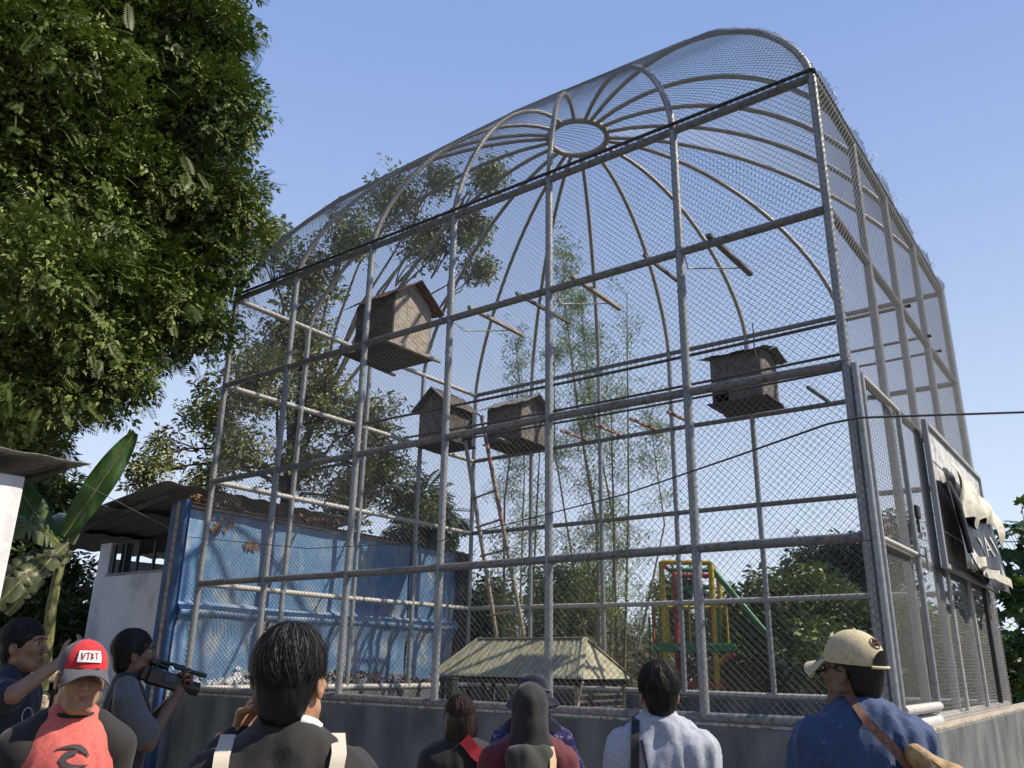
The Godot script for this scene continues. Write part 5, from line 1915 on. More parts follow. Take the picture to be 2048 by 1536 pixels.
func extent(lists: Array, pad: float, s: float) -> Array:
	var lo := Vector3.ONE * 9.0
	var hi := -lo
	for l in lists:
		for p in l:
			if p[0] == "e":
				lo = lo.min((p[1] - p[2]) * s)
				hi = hi.max((p[1] + p[2]) * s)
			else:
				var r := maxf(p[3], p[4])
				lo = lo.min((p[1].min(p[2]) - Vector3.ONE * r) * s)
				hi = hi.max((p[1].max(p[2]) + Vector3.ONE * r) * s)
	return [lo - Vector3.ONE * pad, hi + Vector3.ONE * pad]

func hand_basis(elbow: Vector3, wrist: Vector3, palm: Vector3) -> Basis:
	var y := (elbow - wrist).normalized()
	var x := (-palm + y * palm.dot(y)).normalized()
	return Basis(x, y, x.cross(y))

func person(o: Dictionary) -> Dictionary:
	var s: float = o.height / 1.72
	var root := thing("person", o.label, "person", o.pos, "visitors in front of the cage")
	root.rotation.y = o.yaw
	var le: Vector3 = o.get("le", Vector3(-0.215, 1.09, 0.02))
	var lw: Vector3 = o.get("lw", Vector3(-0.22, 0.85, -0.08))
	var re: Vector3 = o.get("re", Vector3(0.215, 1.09, 0.02))
	var rw: Vector3 = o.get("rw", Vector3(0.22, 0.85, -0.08))
	var to := torso_prims()
	var la := arm_prims(-1.0, le, lw)
	var ra := arm_prims(1.0, re, rw)
	var lg := leg_prims()
	# the body, one continuous skin
	var ex := extent([to, la, ra, lg], 0.06, s)
	var bf := Field.new(ex[0], ex[1] + Vector3(0, 0.1, 0), 0.02)
	stamp(bf, to, -0.004, 0.05, s)
	stamp(bf, lg, -0.002, 0.04, s)
	stamp(bf, la, -0.002, 0.03, s)
	stamp(bf, ra, -0.002, 0.03, s)
	bf.cap(Vector3(0, 1.42, 0.02) * s, Vector3(0, 1.53, 0.008) * s, 0.058 * s, 0.053 * s, 0.04)
	var body := MB.new()
	add_arrays(body, bf.arrays(), Transform3D())
	var hb := Basis.from_euler(Vector3(o.get("pitch", 0.0), o.get("hyaw", 0.0), o.get("tilt", 0.0)))
	var ht := Transform3D(hb.scaled(Vector3.ONE * s), Vector3(0, 1.598, -0.012) * s)
	# pivot the head low at the neck
	ht.origin = Vector3(0, 1.5, 0.012) * s + hb * (Vector3(0, 0.098, -0.024) * s)
	add_arrays(body, head_arrays, ht)
	add_arrays(body, hand_grip if o.get("rgrip", false) else hand_relaxed, Transform3D(hand_basis(re, rw, o.get("rpalm", Vector3(-1, 0, 0))).scaled(Vector3.ONE * s), rw * s))
	var lhb := hand_basis(le, lw, o.get("lpalm", Vector3(1, 0, 0)))
	add_arrays(body, hand_grip if o.get("lgrip", false) else hand_relaxed, Transform3D((lhb * Basis.from_scale(Vector3(1, 1, -1))).scaled(Vector3.ONE * s), lw * s))
	part("body", body, M[o.get("skin", "skin")], root)
	# eyes, brows and mouth
	if o.get("face", false):
		var hd := Transform3D(ht)
		for sd in [-1.0, 1.0]:
			var ey := MB.new()
			_ball(ey, hd * Vector3(sd * 0.031, 0.009, -0.0735), Vector3.ONE * 0.0118 * s, 10, 7)
			var eye := part("eye", ey, M.eye_white, root)
			var ir := MB.new()
			_ball(ir, hd * Vector3(sd * 0.031, 0.009, -0.0815), Vector3.ONE * 0.0072 * s, 8, 6)
			part("iris", ir, M.iris, eye)
			var bw := MB.new()
			bw.tube([hd * Vector3(sd * 0.014, 0.031, -0.099), hd * Vector3(sd * 0.032, 0.036, -0.094), hd * Vector3(sd * 0.05, 0.03, -0.08)], 0.0042 * s, 0.002 * s, 6)
			part("eyebrow", bw, M.hair, root)
		var lp := MB.new()
		lp.tube([hd * Vector3(-0.022, -0.0655, -0.088), hd * Vector3(-0.009, -0.062, -0.0945), hd * Vector3(0, -0.0635, -0.0955), hd * Vector3(0.009, -0.062, -0.0945), hd * Vector3(0.022, -0.0655, -0.088)], 0.003 * s, 0.003 * s, 6, true, [0.001, 0.003 * s, 0.003 * s, 0.003 * s, 0.001])
		lp.tube([hd * Vector3(-0.02, -0.067, -0.087), hd * Vector3(0, -0.0725, -0.0945), hd * Vector3(0.02, -0.067, -0.087)], 0.003, 0.003, 6, true, [0.001, 0.0038 * s, 0.001])
		part("lips", lp, M.lips, root)
	# shirt and sleeves
	var e: float = o.get("loose", 0.014)
	var amp: float = o.get("folds", 0.014)
	var long: bool = o.get("long", false)
	var sl := []
	for a in [la, ra]:
		var upper: Array = a[0].duplicate()
		if long:
			var fore: Array = a[1].duplicate()
			fore[2] = fore[1].lerp(fore[2], 0.95)
			fore[4] = 0.036
			sl.push_back(upper)
			sl.push_back(fore)
		else:
			upper[2] = upper[1].lerp(upper[2], 0.78)
			upper[4] = 0.056
			sl.push_back(upper)
	var tor := torso_prims()
	tor[0][1] = Vector3(0, 0.93, 0)
	var se := extent([tor, sl], 0.09, s)
	var two: bool = o.has("sleeve")
	var sf := Field.new(se[0], se[1], 0.0135)
	var tor_s: Array = tor
	if two:
		tor_s = tor.slice(0, 6)
		tor_s[3] = ["c", Vector3(-0.09, 1.36, 0.012), Vector3(0.09, 1.36, 0.012), 0.06, 0.06, 1.05]
		tor_s[4] = ["c", Vector3(-0.06, 1.405, 0.015), Vector3(-0.028, 1.455, 0.02), 0.044, 0.042, 1.0]
		tor_s[5] = ["c", Vector3(0.06, 1.405, 0.015), Vector3(0.028, 1.455, 0.02), 0.044, 0.042, 1.0]
	stamp(sf, tor_s, e, 0.045, s)
	if o.has("back_hump"):
		sf.ell(o.back_hump * s, Vector3(0.15, 0.17, 0.06) * s, 0.08)
	if not two:
		stamp(sf, sl, e * 0.75, 0.035, s)
	var shirt := MB.new()
	add_arrays(shirt, sf.arrays(cloth_noise, amp, Vector3(5.2, 0.8, 5.2)), Transform3D())
	part("shirt", shirt, M[o.shirt], root)
	if two:
		for i in 2:
			var mine: Array = sl.slice(i * (2 if long else 1), (i + 1) * (2 if long else 1))
			var sg := -1.0 if i == 0 else 1.0
			mine.push_front(["c", Vector3(sg * 0.085, 1.425, 0.018), Vector3(sg * 0.15, 1.358, 0.012), 0.044, 0.054, 1.0])
			var ae := extent([mine], 0.07, s)
			var af := Field.new(ae[0], ae[1], 0.0135)
			stamp(af, mine, e, 0.04, s)
			var am := MB.new()
			add_arrays(am, af.arrays(cloth_noise, amp, Vector3(1.2, 2.4, 1.2)), Transform3D())
			part("sleeve", am, M[o.sleeve], root)
	# trousers and shoes
	var tp := leg_prims()
	var tp2 := [["e", Vector3(0, 0.93, 0), Vector3(0.163, 0.11, 0.112)]]
	for q in tp:
		if q[1].y > 0.3:
			tp2.push_back(q)
	var te := extent([tp2], 0.06, s)
	var tf := Field.new(te[0], te[1], 0.022)
	stamp(tf, tp2, 0.014, 0.04, s)
	var tm := MB.new()
	add_arrays(tm, tf.arrays(cloth_noise, 0.008, Vector3(1.5, 1.5, 1.5)), Transform3D())
	part("trousers", tm, M[o.get("trousers", "dark_cloth")], root)
	for sg in [-1.0, 1.0]:
		var fo := Field.new(Vector3(sg * 0.1 - 0.08, -0.02, -0.24) * s, Vector3(sg * 0.1 + 0.08, 0.14, 0.12) * s, 0.013)
		fo.cap(Vector3(sg * 0.1, 0.045, 0.04) * s, Vector3(sg * 0.112, 0.036, -0.16) * s, 0.045 * s, 0.036 * s, 0.02)
		fo.cap(Vector3(sg * 0.099, 0.07, 0.03) * s, Vector3(sg * 0.099, 0.1, 0.025) * s, 0.044 * s, 0.042 * s, 0.02)
		var fm := MB.new()
		add_arrays(fm, fo.arrays(), Transform3D())
		part("shoe", fm, M.shoe, root)
	return {"root": root, "head": ht, "s": s, "torso": tor, "sleeves": sl, "e": e}

func _ball(mb: MB, c: Vector3, r: Vector3, n: int, m: int) -> void:
	var rows := []
	for i in m + 1:
		var row := []
		var a := PI * i / m
		for j in n + 1:
			var b := TAU * j / n
			row.push_back([Vector3(sin(a) * cos(b), cos(a), -sin(a) * sin(b))])
		rows.push_back(row)
	for i in m:
		for j in n:
			var p: Array = [rows[i][j][0], rows[i + 1][j][0], rows[i + 1][j + 1][0], rows[i][j + 1][0]]
			mb.tri(c + p[0] * r, c + p[1] * r, c + p[2] * r, p[0], p[1], p[2])
			mb.tri(c + p[0] * r, c + p[2] * r, c + p[3] * r, p[0], p[2], p[3])

func hair_cap(root: Node3D, ht: Transform3D, kind: String, mat: String, nstr: int, sd: int, nape := -0.085, puff := 0.0) -> void:
	# kind short: a cut that ends at the nape and above the ears; bob: covers the ears and the neck
	var lo := Vector3(-0.14, -0.24, -0.13)
	var f := Field.new(lo, Vector3(0.14, 0.175, 0.15), 0.005)
	var c := Vector3(0, 0.034, 0.014)
	var r := Vector3(0.082 + puff, 0.101 + puff, 0.1 + puff)
	f.ell(c, r, 0.01)
	if kind == "bob":
		f.ell(Vector3(0, -0.05, 0.03), Vector3(0.095 + puff, 0.12, 0.085 + puff), 0.04)
		f.ell(Vector3(0, -0.075, -0.105), Vector3(0.07, 0.13, 0.09), 0.02, true)
		f.cut_below(-0.17)
	else:
		f.ell(Vector3(0, -0.04, 0.05), Vector3(0.058 + puff * 0.6, 0.062, 0.052 + puff * 0.5), 0.035)
		f.ell(Vector3(0, -0.075, -0.085), Vector3(0.12, 0.115, 0.085), 0.03, true)
		for sg in [-1.0, 1.0]:
			f.ell(Vector3(sg * 0.105, -0.06, 0.012), Vector3(0.04, 0.06, 0.045), 0.03, true)
		f.cut_below(nape, -0.25)
	var mb := MB.new()
	add_arrays(mb, f.arrays(hair_noise, 0.004, Vector3(3.0, 0.5, 3.0)), ht)
	var hair := part("hair", mb, M[mat], root)
	if nstr <= 0:
		return
	var g := RandomNumberGenerator.new()
	g.seed = sd
	var st := MB.new()
	for i in nstr:
		var phi := g.randf() * TAU
		var th := pow(g.randf(), 0.7) * 1.5
		var ln := g.randf_range(0.35, 0.8)
		var sw := g.randf_range(-0.25, 0.25) + 0.2 * sin(phi * 3.0)
		var w := g.randf_range(0.0008, 0.0018)
		var lift := g.randf_range(0.0005, 0.006)
		if i % 23 == 0:
			lift += 0.006
		var tiltv := g.randf_range(-0.9, 0.9)
		var tilt2 := g.randf_range(-0.5, 0.5)
		var prev := Vector3.ZERO
		var pw := Vector3.ZERO
		var stop := false
		for k in 7:
			var t := k / 6.0
			var a := th + ln * t
			var ph := phi + sw * t
			var d := Vector3(sin(a) * cos(ph), cos(a), sin(a) * sin(ph))
			var p := c + d * r + d * (lift * (0.6 + 0.9 * t))
			if a > 1.75:
				# below the widest part hair hangs in towards the neck
				p.x *= 1.0 - (a - 1.75) * 0.18
			if (p.z < -0.04 and p.y < 0.05) or p.y < nape + 0.0 or (absf(p.x) > 0.06 and p.y < -0.005 and p.z < 0.05 and kind != "bob"):
				stop = true
			if stop and kind != "bob":
				break
			var side := d.cross(Vector3(-sin(ph), 0, cos(ph)).cross(d)).normalized()
			if side.length() < 0.1:
				side = Vector3(-sin(ph), 0, cos(ph))
			side = Vector3(-sin(ph), 0, cos(ph))
			var ww := side * w * (1.0 - t * 0.75)
			if k > 0:
				var q0 := ht * (prev - pw)
				var q1 := ht * (prev + pw)
				var q2 := ht * (p + ww)
				var q3 := ht * (p - ww)
				var nd := (ht.basis * (d + Vector3(-sin(ph), 0, cos(ph)) * tiltv + Vector3.UP * tilt2)).normalized()
				st.tri(q0, q1, q2, nd, nd, nd)
				st.tri(q0, q2, q3, nd, nd, nd)
			prev = p
			pw = ww
	part("strands", st, M[mat + "_strand"], hair).set_meta("kind", "stuff")

func strap(root: Node3D, called: String, prims: Array, e: float, s: float, path: Array, width: float, th: float, mat: String, across: Vector3, off := 0.012) -> void:
	# a flat strap laid on the clothing; path entries [outside point, direction towards the body]
	var rows := []
	for i in path.size():
		var p: Vector3 = march(prims, e, s, path[i][0] * s, path[i][1].normalized()) - path[i][1].normalized() * off
		rows.push_back(p)
	var pts := []
	for i in rows.size() - 1:
		for k in 3:
			pts.push_back(rows[i].lerp(rows[i + 1], k / 3.0))
	pts.push_back(rows[rows.size() - 1])
	var g := []
	for i in pts.size():
		var d: Vector3 = (pts[mini(i + 1, pts.size() - 1)] - pts[maxi(i - 1, 0)]).normalized()
		var nrm: Vector3 = -path[mini(i / 3, path.size() - 1)][1].normalized()
		var sd := d.cross(nrm).normalized()
		g.push_back([pts[i] + sd * width * 0.5, pts[i], pts[i] - sd * width * 0.5])
	var mb := MB.new()
	mb.sheet(g, th)
	part(called, mb, M[mat], root)

func cap_hat(root: Node3D, ht: Transform3D, mat: String, front_mat: String, brim_mat: String) -> Node3D:
	# a six panel cap with a curved peak, in head space
	var cap := Node3D.new()
	cap.name = numbered(root, "cap")
	root.add_child(cap, true)
	var c := Vector3(0, 0.042, 0.008)
	var r := Vector3(0.09, 0.1, 0.107)
	for part_i in 2:
		var rows := []
		for i in 15:
			var row := []
			for j in 33:
				var a := lerpf(0.0, 1.66, i / 14.0)
				var b := lerpf(-PI * 0.5 - 0.95, -PI * 0.5 + 0.95, j / 32.0) if part_i == 0 else lerpf(-PI * 0.5 + 0.95, PI * 1.5 - 0.95, j / 32.0)
				var k := 1.0 - 0.016 * pow(absf(cos(b * 3.0)), 12.0) * sin(a)
				var yy := cos(a) * r.y
				if a > PI * 0.5:
					yy = -(a - PI * 0.5) * 0.16
				row.push_back(ht * (c + Vector3(sin(minf(a, 1.5)) * cos(b) * r.x * k, yy, sin(minf(a, 1.5)) * sin(b) * r.z * k)))
			rows.push_back(row)
		for row in rows:
			row.reverse()
		var mb := MB.new()
		mb.sheet(rows, 0.0035)
		part("crown_panel", mb, M[front_mat if part_i == 0 else mat], cap)
	var bt := MB.new()
	_ball(bt, ht * (c + Vector3(0, r.y, 0)), Vector3(0.008, 0.005, 0.008), 8, 5)
	part("button", bt, M[mat], cap)
	var pr := []
	for i in 9:
		var row := []
		for j in 17:
			var u := lerpf(-1.0, 1.0, j / 16.0)
			var v := i / 8.0
			var b := -PI * 0.5 + u * 0.92
			var inner := Vector3(cos(b) * r.x * 0.99, -0.012, sin(b) * r.z * 0.99)
			var outer := Vector3(u * 0.082, -0.03 - 0.03 * u * u, -0.107 - 0.078 * sqrt(maxf(0.0, 1.0 - u * u * 0.97)))
			var p := inner.lerp(outer, v)
			p.y -= 0.012 * u * u * v
			row.push_back(ht * (c + p))
		pr.push_back(row)
	var pm := MB.new()
	pm.sheet(pr, 0.004)
	part("peak", pm, M[brim_mat], cap)
	return cap

func people_materials() -> void:
	for q in [["skin", Color(0.36, 0.2, 0.12)], ["skin_tan", Color(0.28, 0.15, 0.09)], ["skin_dark", Color(0.16, 0.085, 0.05)]]:
		var c: Color = q[1]
		var m := noisy(q[0], [c * 0.85, c, c * 1.12], [0.25, 0.5, 0.8], 0.03, Vector3(3, 3, 3), 0.5, 0.0, 0.4, 91, 256)
		m.subsurf_scatter_enabled = true
		m.subsurf_scatter_strength = 0.12
	plain("hair", Color(0.006, 0.0055, 0.006), 0.42).metallic_specular = 0.4
	plain("hair_strand", Color(0.014, 0.013, 0.013), 0.5).metallic_specular = 0.35
	plain("hair_brown_strand", Color(0.03, 0.016, 0.011), 0.55).metallic_specular = 0.35
	noisy("hair_brown", [Color(0.006, 0.004, 0.003), Color(0.016, 0.009, 0.006), Color(0.045, 0.02, 0.013)], [0.3, 0.6, 0.9], 0.05, Vector3(4, 1, 4), 0.38, 0.0, 0.0, 93, 256)
	var defs := [["coral", Color(0.58, 0.125, 0.105)], ["charcoal", Color(0.014, 0.013, 0.014)], ["black_knit", Color(0.013, 0.0125, 0.013)], ["navy", Color(0.012, 0.014, 0.032)], ["grey_tee", Color(0.1, 0.105, 0.11)],
		["vest", Color(0.02, 0.023, 0.028)], ["grey_blue", Color(0.36, 0.39, 0.47)], ["blue_tee", Color(0.027, 0.056, 0.145)], ["maroon", Color(0.1, 0.012, 0.02)], ["hijab", Color(0.012, 0.012, 0.013)], ["olive_black", Color(0.03, 0.031, 0.026)],
		["dark_cloth", Color(0.022, 0.023, 0.027)], ["khaki_cap", Color(0.5, 0.42, 0.27)], ["red_cap", Color(0.5, 0.02, 0.03)], ["slate_cap", Color(0.07, 0.075, 0.09)], ["navy_hat", Color(0.012, 0.016, 0.035)], ["red_cloth", Color(0.4, 0.02, 0.03)]]
	for q in defs:
		var c: Color = q[1]
		var m := noisy(q[0], [c * 0.82, c, c * 1.15], [0.25, 0.5, 0.8], 0.05, Vector3(4, 4, 4), 0.85, 0.0, 0.8, 95, 256)
		m.rim_enabled = true
		m.rim = 0.25
	plain("cream_strap", Color(0.55, 0.5, 0.42), 0.8)
	plain("black_strap", Color(0.012, 0.012, 0.013), 0.6)
	noisy("brown_leather", [Color(0.07, 0.025, 0.015), Color(0.12, 0.045, 0.028), Color(0.16, 0.065, 0.04)], [0.2, 0.5, 0.8], 0.03, Vector3(3, 3, 3), 0.5, 0.0, 0.8, 97, 256)
	noisy("tan_leather", [Color(0.17, 0.1, 0.045), Color(0.32, 0.2, 0.09), Color(0.42, 0.28, 0.14)], [0.2, 0.5, 0.8], 0.03, Vector3(3, 3, 3), 0.7, 0.0, 0.8, 99, 256)
	plain("eye_white", Color(0.36, 0.33, 0.3), 0.4)
	plain("iris", Color(0.02, 0.012, 0.008), 0.2)
	plain("lips", Color(0.26, 0.1, 0.075), 0.5)
	plain("shoe", Color(0.03, 0.03, 0.03), 0.6)
	plain("white_cloth", Color(0.7, 0.7, 0.72), 0.8)
	plain("logo", Color(0.05, 0.045, 0.05), 0.8)
	plain("steel", Color(0.5, 0.5, 0.5), 0.25, 0.9)
	plain("camera_black", Color(0.012, 0.012, 0.013), 0.35)
	plain("beige_strap", Color(0.6, 0.42, 0.25), 0.7)
	var fl := plain("floral", Color(1, 1, 1), 0.8)
	var im := Image.create(256, 256, false, Image.FORMAT_RGB8)
	im.fill(lin(0.012, 0.02, 0.11))
	var g := RandomNumberGenerator.new()
	g.seed = 5
	for i in 120:
		var x := g.randi_range(4, 246)
		var y := g.randi_range(4, 246)
		var col: Color = [lin(0.55, 0.12, 0.2), lin(0.6, 0.55, 0.62), lin(0.3, 0.05, 0.12), lin(0.2, 0.25, 0.5)][i % 4]
		for k in 5:
			im.fill_rect(Rect2i(x + g.randi_range(-5, 5), y + g.randi_range(-5, 5), g.randi_range(3, 6), g.randi_range(3, 6)), col)
	fl.albedo_texture = ImageTexture.create_from_image(im)
	fl.uv1_triplanar = true
	fl.uv1_scale = Vector3(4, 4, 4)

func build_people() -> void:
	people_materials()
	cloth_noise = FastNoiseLite.new()
	cloth_noise.seed = 11
	cloth_noise.frequency = 0.03
	cloth_noise.noise_type = FastNoiseLite.TYPE_SIMPLEX_SMOOTH
	cloth_noise.fractal_octaves = 2
	hair_noise = FastNoiseLite.new()
	hair_noise.seed = 12
	hair_noise.frequency = 0.14
	hair_noise.fractal_octaves = 3
	make_head()
	hand_relaxed = make_hand(0.9)
	hand_grip = make_hand(2.3)
	person_black_hair()
	person_red_cap()
	person_camera()
	person_waving()
	person_brown_hair()
	person_hijab()
	person_hat()
	person_grey_shirt()
	person_tan_cap()

func person_black_hair() -> void:
	var r := person({"label": "black-haired man seen from behind, black sweater with cream straps, left hand raised", "pos": Vector3(9.43, 0, 5.855), "yaw": 0.9, "height": 1.70, "hyaw": -0.42, "pitch": 0.12, "tilt": 0.03,
		"shirt": "black_knit", "long": true, "folds": 0.014, "le": Vector3(-0.25, 1.24, -0.17), "lw": Vector3(-0.11, 1.455, -0.17), "lpalm": Vector3(0.4, 0, 1), "lgrip": true, "skin": "skin"})
	hair_cap(r.root, r.head, "short", "hair", 4000, 3, -0.088, 0.003)
	var s: float = r.s
	var all: Array = r.torso + r.sleeves
	strap(r.root, "strap", all, 0.024, s, [[Vector3(-0.13, 1.6, 0.0), Vector3(0, -1, 0)], [Vector3(-0.135, 1.5, 0.2), Vector3(0, -0.5, -1)], [Vector3(-0.135, 1.38, 0.3), Vector3(0, 0, -1)], [Vector3(-0.12, 1.3, 0.3), Vector3(0, 0, -1)], [Vector3(-0.07, 1.15, 0.3), Vector3(0, 0, -1)]], 0.034, 0.003, "cream_strap", Vector3.RIGHT, 0.006)
	strap(r.root, "strap", all, 0.024, s, [[Vector3(0.125, 1.6, 0.0), Vector3(0, -1, 0)], [Vector3(0.125, 1.5, 0.2), Vector3(0, -0.5, -1)], [Vector3(0.115, 1.38, 0.3), Vector3(0, 0, -1)], [Vector3(0.1, 1.3, 0.3), Vector3(0, 0, -1)], [Vector3(0.05, 1.15, 0.3), Vector3(0, 0, -1)]], 0.034, 0.003, "cream_strap", Vector3.RIGHT, 0.006)
	# red and white cuff
	var el := Vector3(-0.25, 1.24, -0.17) * s
	var wr := Vector3(-0.11, 1.455, -0.17) * s
	for k in 2:
		var a := el.lerp(wr, 0.84 + 0.0 if k == 0 else 0.79)
		var b := el.lerp(wr, 0.97 if k == 0 else 0.84)
		var mb := MB.new()
		mb.tube([a, b], 0.05 if k == 0 else 0.052, 0.047 if k == 0 else 0.05, 18)
		part("cuff", mb, M.red_cloth if k == 0 else M.white_cloth, r.root)
	var wc := MB.new()
	var pts := []
	for i in 9:
		var a := lerpf(-1.2, 0.9, i / 8.0)
		pts.push_back(Vector3(0.075 * cos(a), 1.492 - 0.02 * a, -0.015 + 0.075 * sin(a) * -1.0) * s)
	wc.tube(pts, 0.012, 0.016, 8)
	part("white_collar", wc, M.white_cloth, r.root)

func person_red_cap() -> void:
	var r := person({"label": "man facing the viewer in a red cap and coral shirt with black sleeves", "pos": Vector3(7.93, 0, 5.6), "yaw": 1.118 + PI + 0.1, "height": 1.67, "hyaw": 0.06, "pitch": 0.0, "tilt": 0.02,
		"le": Vector3(-0.18, 1.09, 0.03), "lw": Vector3(-0.2, 0.85, -0.05), "re": Vector3(0.18, 1.09, 0.03), "rw": Vector3(0.2, 0.85, -0.05), "shirt": "coral", "sleeve": "charcoal", "long": true, "face": true, "skin": "skin", "folds": 0.009, "loose": 0.02, "trousers": "dark_cloth"})
	hair_cap(r.root, r.head, "short", "hair", 0, 4, -0.06, -0.005)
	var ht: Transform3D = r.head
	var s: float = r.s
	var cap := cap_hat(r.root, ht, "slate_cap", "red_cap", "slate_cap")
	# white patch with red letters on the front panel
	var c := Vector3(0, 0.042, 0.008)
	var rr := Vector3(0.0925, 0.1025, 0.1095)
	var on := func(u: float, v: float, off: float) -> Vector3:
		var b := -PI * 0.5 - u
		var a := PI * 0.5 - v
		return ht * (c + Vector3(sin(a) * cos(b) * (rr.x + off), cos(a) * (rr.y + off), sin(a) * sin(b) * (rr.z + off)))
	var g := []
	for i in 7:
		var row := []
		for j in 13:
			var u := lerpf(-0.46, 0.46, j / 12.0)
			row.push_back(on.call(u, lerpf(0.16, 0.58, i / 6.0), 0.001))
		g.push_back(row)
	for row in g:
		row.reverse()
	g.reverse()
	var pt := MB.new()
	pt.sheet(g, 0.002)
	part("patch", pt, M.white_cloth, cap)
	var lt := MB.new()
	var st := [[-0.34, 0.48, -0.27, 0.26], [-0.27, 0.26, -0.2, 0.48], [-0.16, 0.48, 0.0, 0.48], [-0.08, 0.48, -0.08, 0.26], [0.04, 0.48, 0.04, 0.26], [0.04, 0.48, 0.12, 0.43], [0.12, 0.43, 0.05, 0.37], [0.05, 0.37, 0.13, 0.31], [0.13, 0.31, 0.04, 0.26], [0.17, 0.48, 0.33, 0.48], [0.25, 0.48, 0.25, 0.26]]
	for q in st:
		var p := []
		for i in 4:
			p.push_back(on.call(lerpf(q[0], q[2], i / 3.0), lerpf(q[1], q[3], i / 3.0), 0.0045))
		lt.tube(p, 0.0019, 0.0019, 5)
	part("lettering", lt, M.red_cloth, cap)
	# collar and the hooked wave emblem on the chest
	var cp := []
	for i in 17:
		var a := TAU * i / 16.0
		cp.push_back(Vector3(0.071 * cos(a), 1.482 + 0.014 * sin(a), 0.01 + 0.074 * sin(a)) * s)
	var cm := MB.new()
	cm.tube(cp, 0.008, 0.008, 8, false)
	part("collar", cm, M.charcoal, r.root)
	var lm := MB.new()
	var em := func(ax: float, ay: float) -> Vector3:
		var p := march(r.torso, 0.02 + 0.002, s, Vector3(ax, ay, -0.45) * s, Vector3(0, 0, 1))
		return p + Vector3(0, 0, -0.009)
	var strokes := [[[-0.035, 0.012, 0.001], [-0.018, 0.0165, 0.0025], [0.0, 0.0185, 0.004], [0.016, 0.0155, 0.006], [0.03, 0.006, 0.005], [0.041, -0.006, 0.0008]],
		[[0.014, 0.006, 0.003], [0.0, 0.004, 0.006], [-0.012, -0.002, 0.008], [-0.018, -0.012, 0.0085], [-0.012, -0.021, 0.007], [0.002, -0.026, 0.0045], [0.02, -0.0265, 0.0025], [0.042, -0.025, 0.0008]]]
	for sk in strokes:
		var outer := []
		for i in sk.size():
			var a: Array = sk[maxi(i - 1, 0)]
			var b: Array = sk[mini(i + 1, sk.size() - 1)]
			var d := Vector2(b[0] - a[0], b[1] - a[1]).normalized()
			var nr: Vector2 = Vector2(-d.y, d.x) * sk[i][2]
			# seen from the front, so the x axis is mirrored
			outer.push_back([em.call(-1.45 * (sk[i][0] + nr.x), 1.345 + 1.45 * (sk[i][1] + nr.y)), em.call(-1.45 * (sk[i][0] - nr.x), 1.345 + 1.45 * (sk[i][1] - nr.y))])
		lm.sheet(outer, 0.0015)
	part("wave_emblem", lm, M.logo, r.root)

func person_camera() -> void:
	var r := person({"label": "cameraman in a dark vest and grey tee by the white house, filming to the right", "pos": Vector3(6.53, 0, 4.6), "yaw": 1.066 - PI * 0.5 + 0.12, "height": 1.765, "pitch": 0.1, "hyaw": 0.05,
		"shirt": "vest", "sleeve": "grey_tee", "face": true, "skin": "skin_dark", "re": Vector3(0.22, 1.17, -0.1), "rw": Vector3(0.09, 1.4, -0.24), "le": Vector3(-0.2, 1.2, -0.14), "lw": Vector3(0.02, 1.42, -0.27), "rgrip": true, "lgrip": true, "rpalm": Vector3(-0.6, 0.6, -0.2), "lpalm": Vector3(0.6, 0.6, -0.2), "trousers": "dark_cloth"})
	hair_cap(r.root, r.head, "short", "hair", 1200, 5, -0.07, 0.004)
	var t := thing("video_camera", "black shoulder video camera held by the cameraman", "video camera", r.root.position)
	t.rotation.y = r.root.rotation.y
	var k := 0.72
	var bs := Basis(Vector3.RIGHT, -0.28)
	var o := Vector3(0.06, 1.51, -0.17)
	var b := MB.new()
	b.box(o, Vector3(0.1, 0.12, 0.28) * k, bs, 0.012)
	b.box(o + bs * (k * Vector3(0.0, 0.0, 0.16)), Vector3(0.08, 0.1, 0.06) * k, bs, 0.01)
	part("housing", b, M.camera_black, t)
	var l := MB.new()
	l.tube([o + bs * (k * Vector3(0, 0.0, -0.13)), o + bs * (k * Vector3(0, 0, -0.2)), o + bs * (k * Vector3(0, 0, -0.205)), o + bs * (k * Vector3(0, 0, -0.27))], 0.045, 0.055, 18, true, [0.03, 0.03, 0.038, 0.04])
	part("lens", l, M.camera_black, t)
	var h := MB.new()
	h.tube([o + bs * (k * Vector3(0, 0.06, 0.1)), o + bs * (k * Vector3(0, 0.12, 0.08)), o + bs * (k * Vector3(0, 0.125, -0.1)), o + bs * (k * Vector3(0, 0.06, -0.12))], 0.01, 0.01, 8)
	part("handle", h, M.camera_black, t)
	var m := MB.new()
	m.tube([o + bs * (k * Vector3(0.05, 0.11, -0.02)), o + bs * (k * Vector3(0.05, 0.11, -0.28))], 0.012, 0.013, 10)
	part("microphone", m, M.camera_black, t)
	var v := MB.new()
	v.tube([o + bs * (k * Vector3(-0.03, 0.09, 0.0)), o + bs * (k * Vector3(-0.035, 0.1, 0.14))], 0.016, 0.02, 10)
	part("viewfinder", v, M.camera_black, t)
	var g := MB.new()
	g.box(o + bs * (k * Vector3(0.062, 0.02, -0.03)), Vector3(0.012, 0.06, 0.09) * k, bs, 0.004)
	part("side_screen", g, M.slate_cap, t)

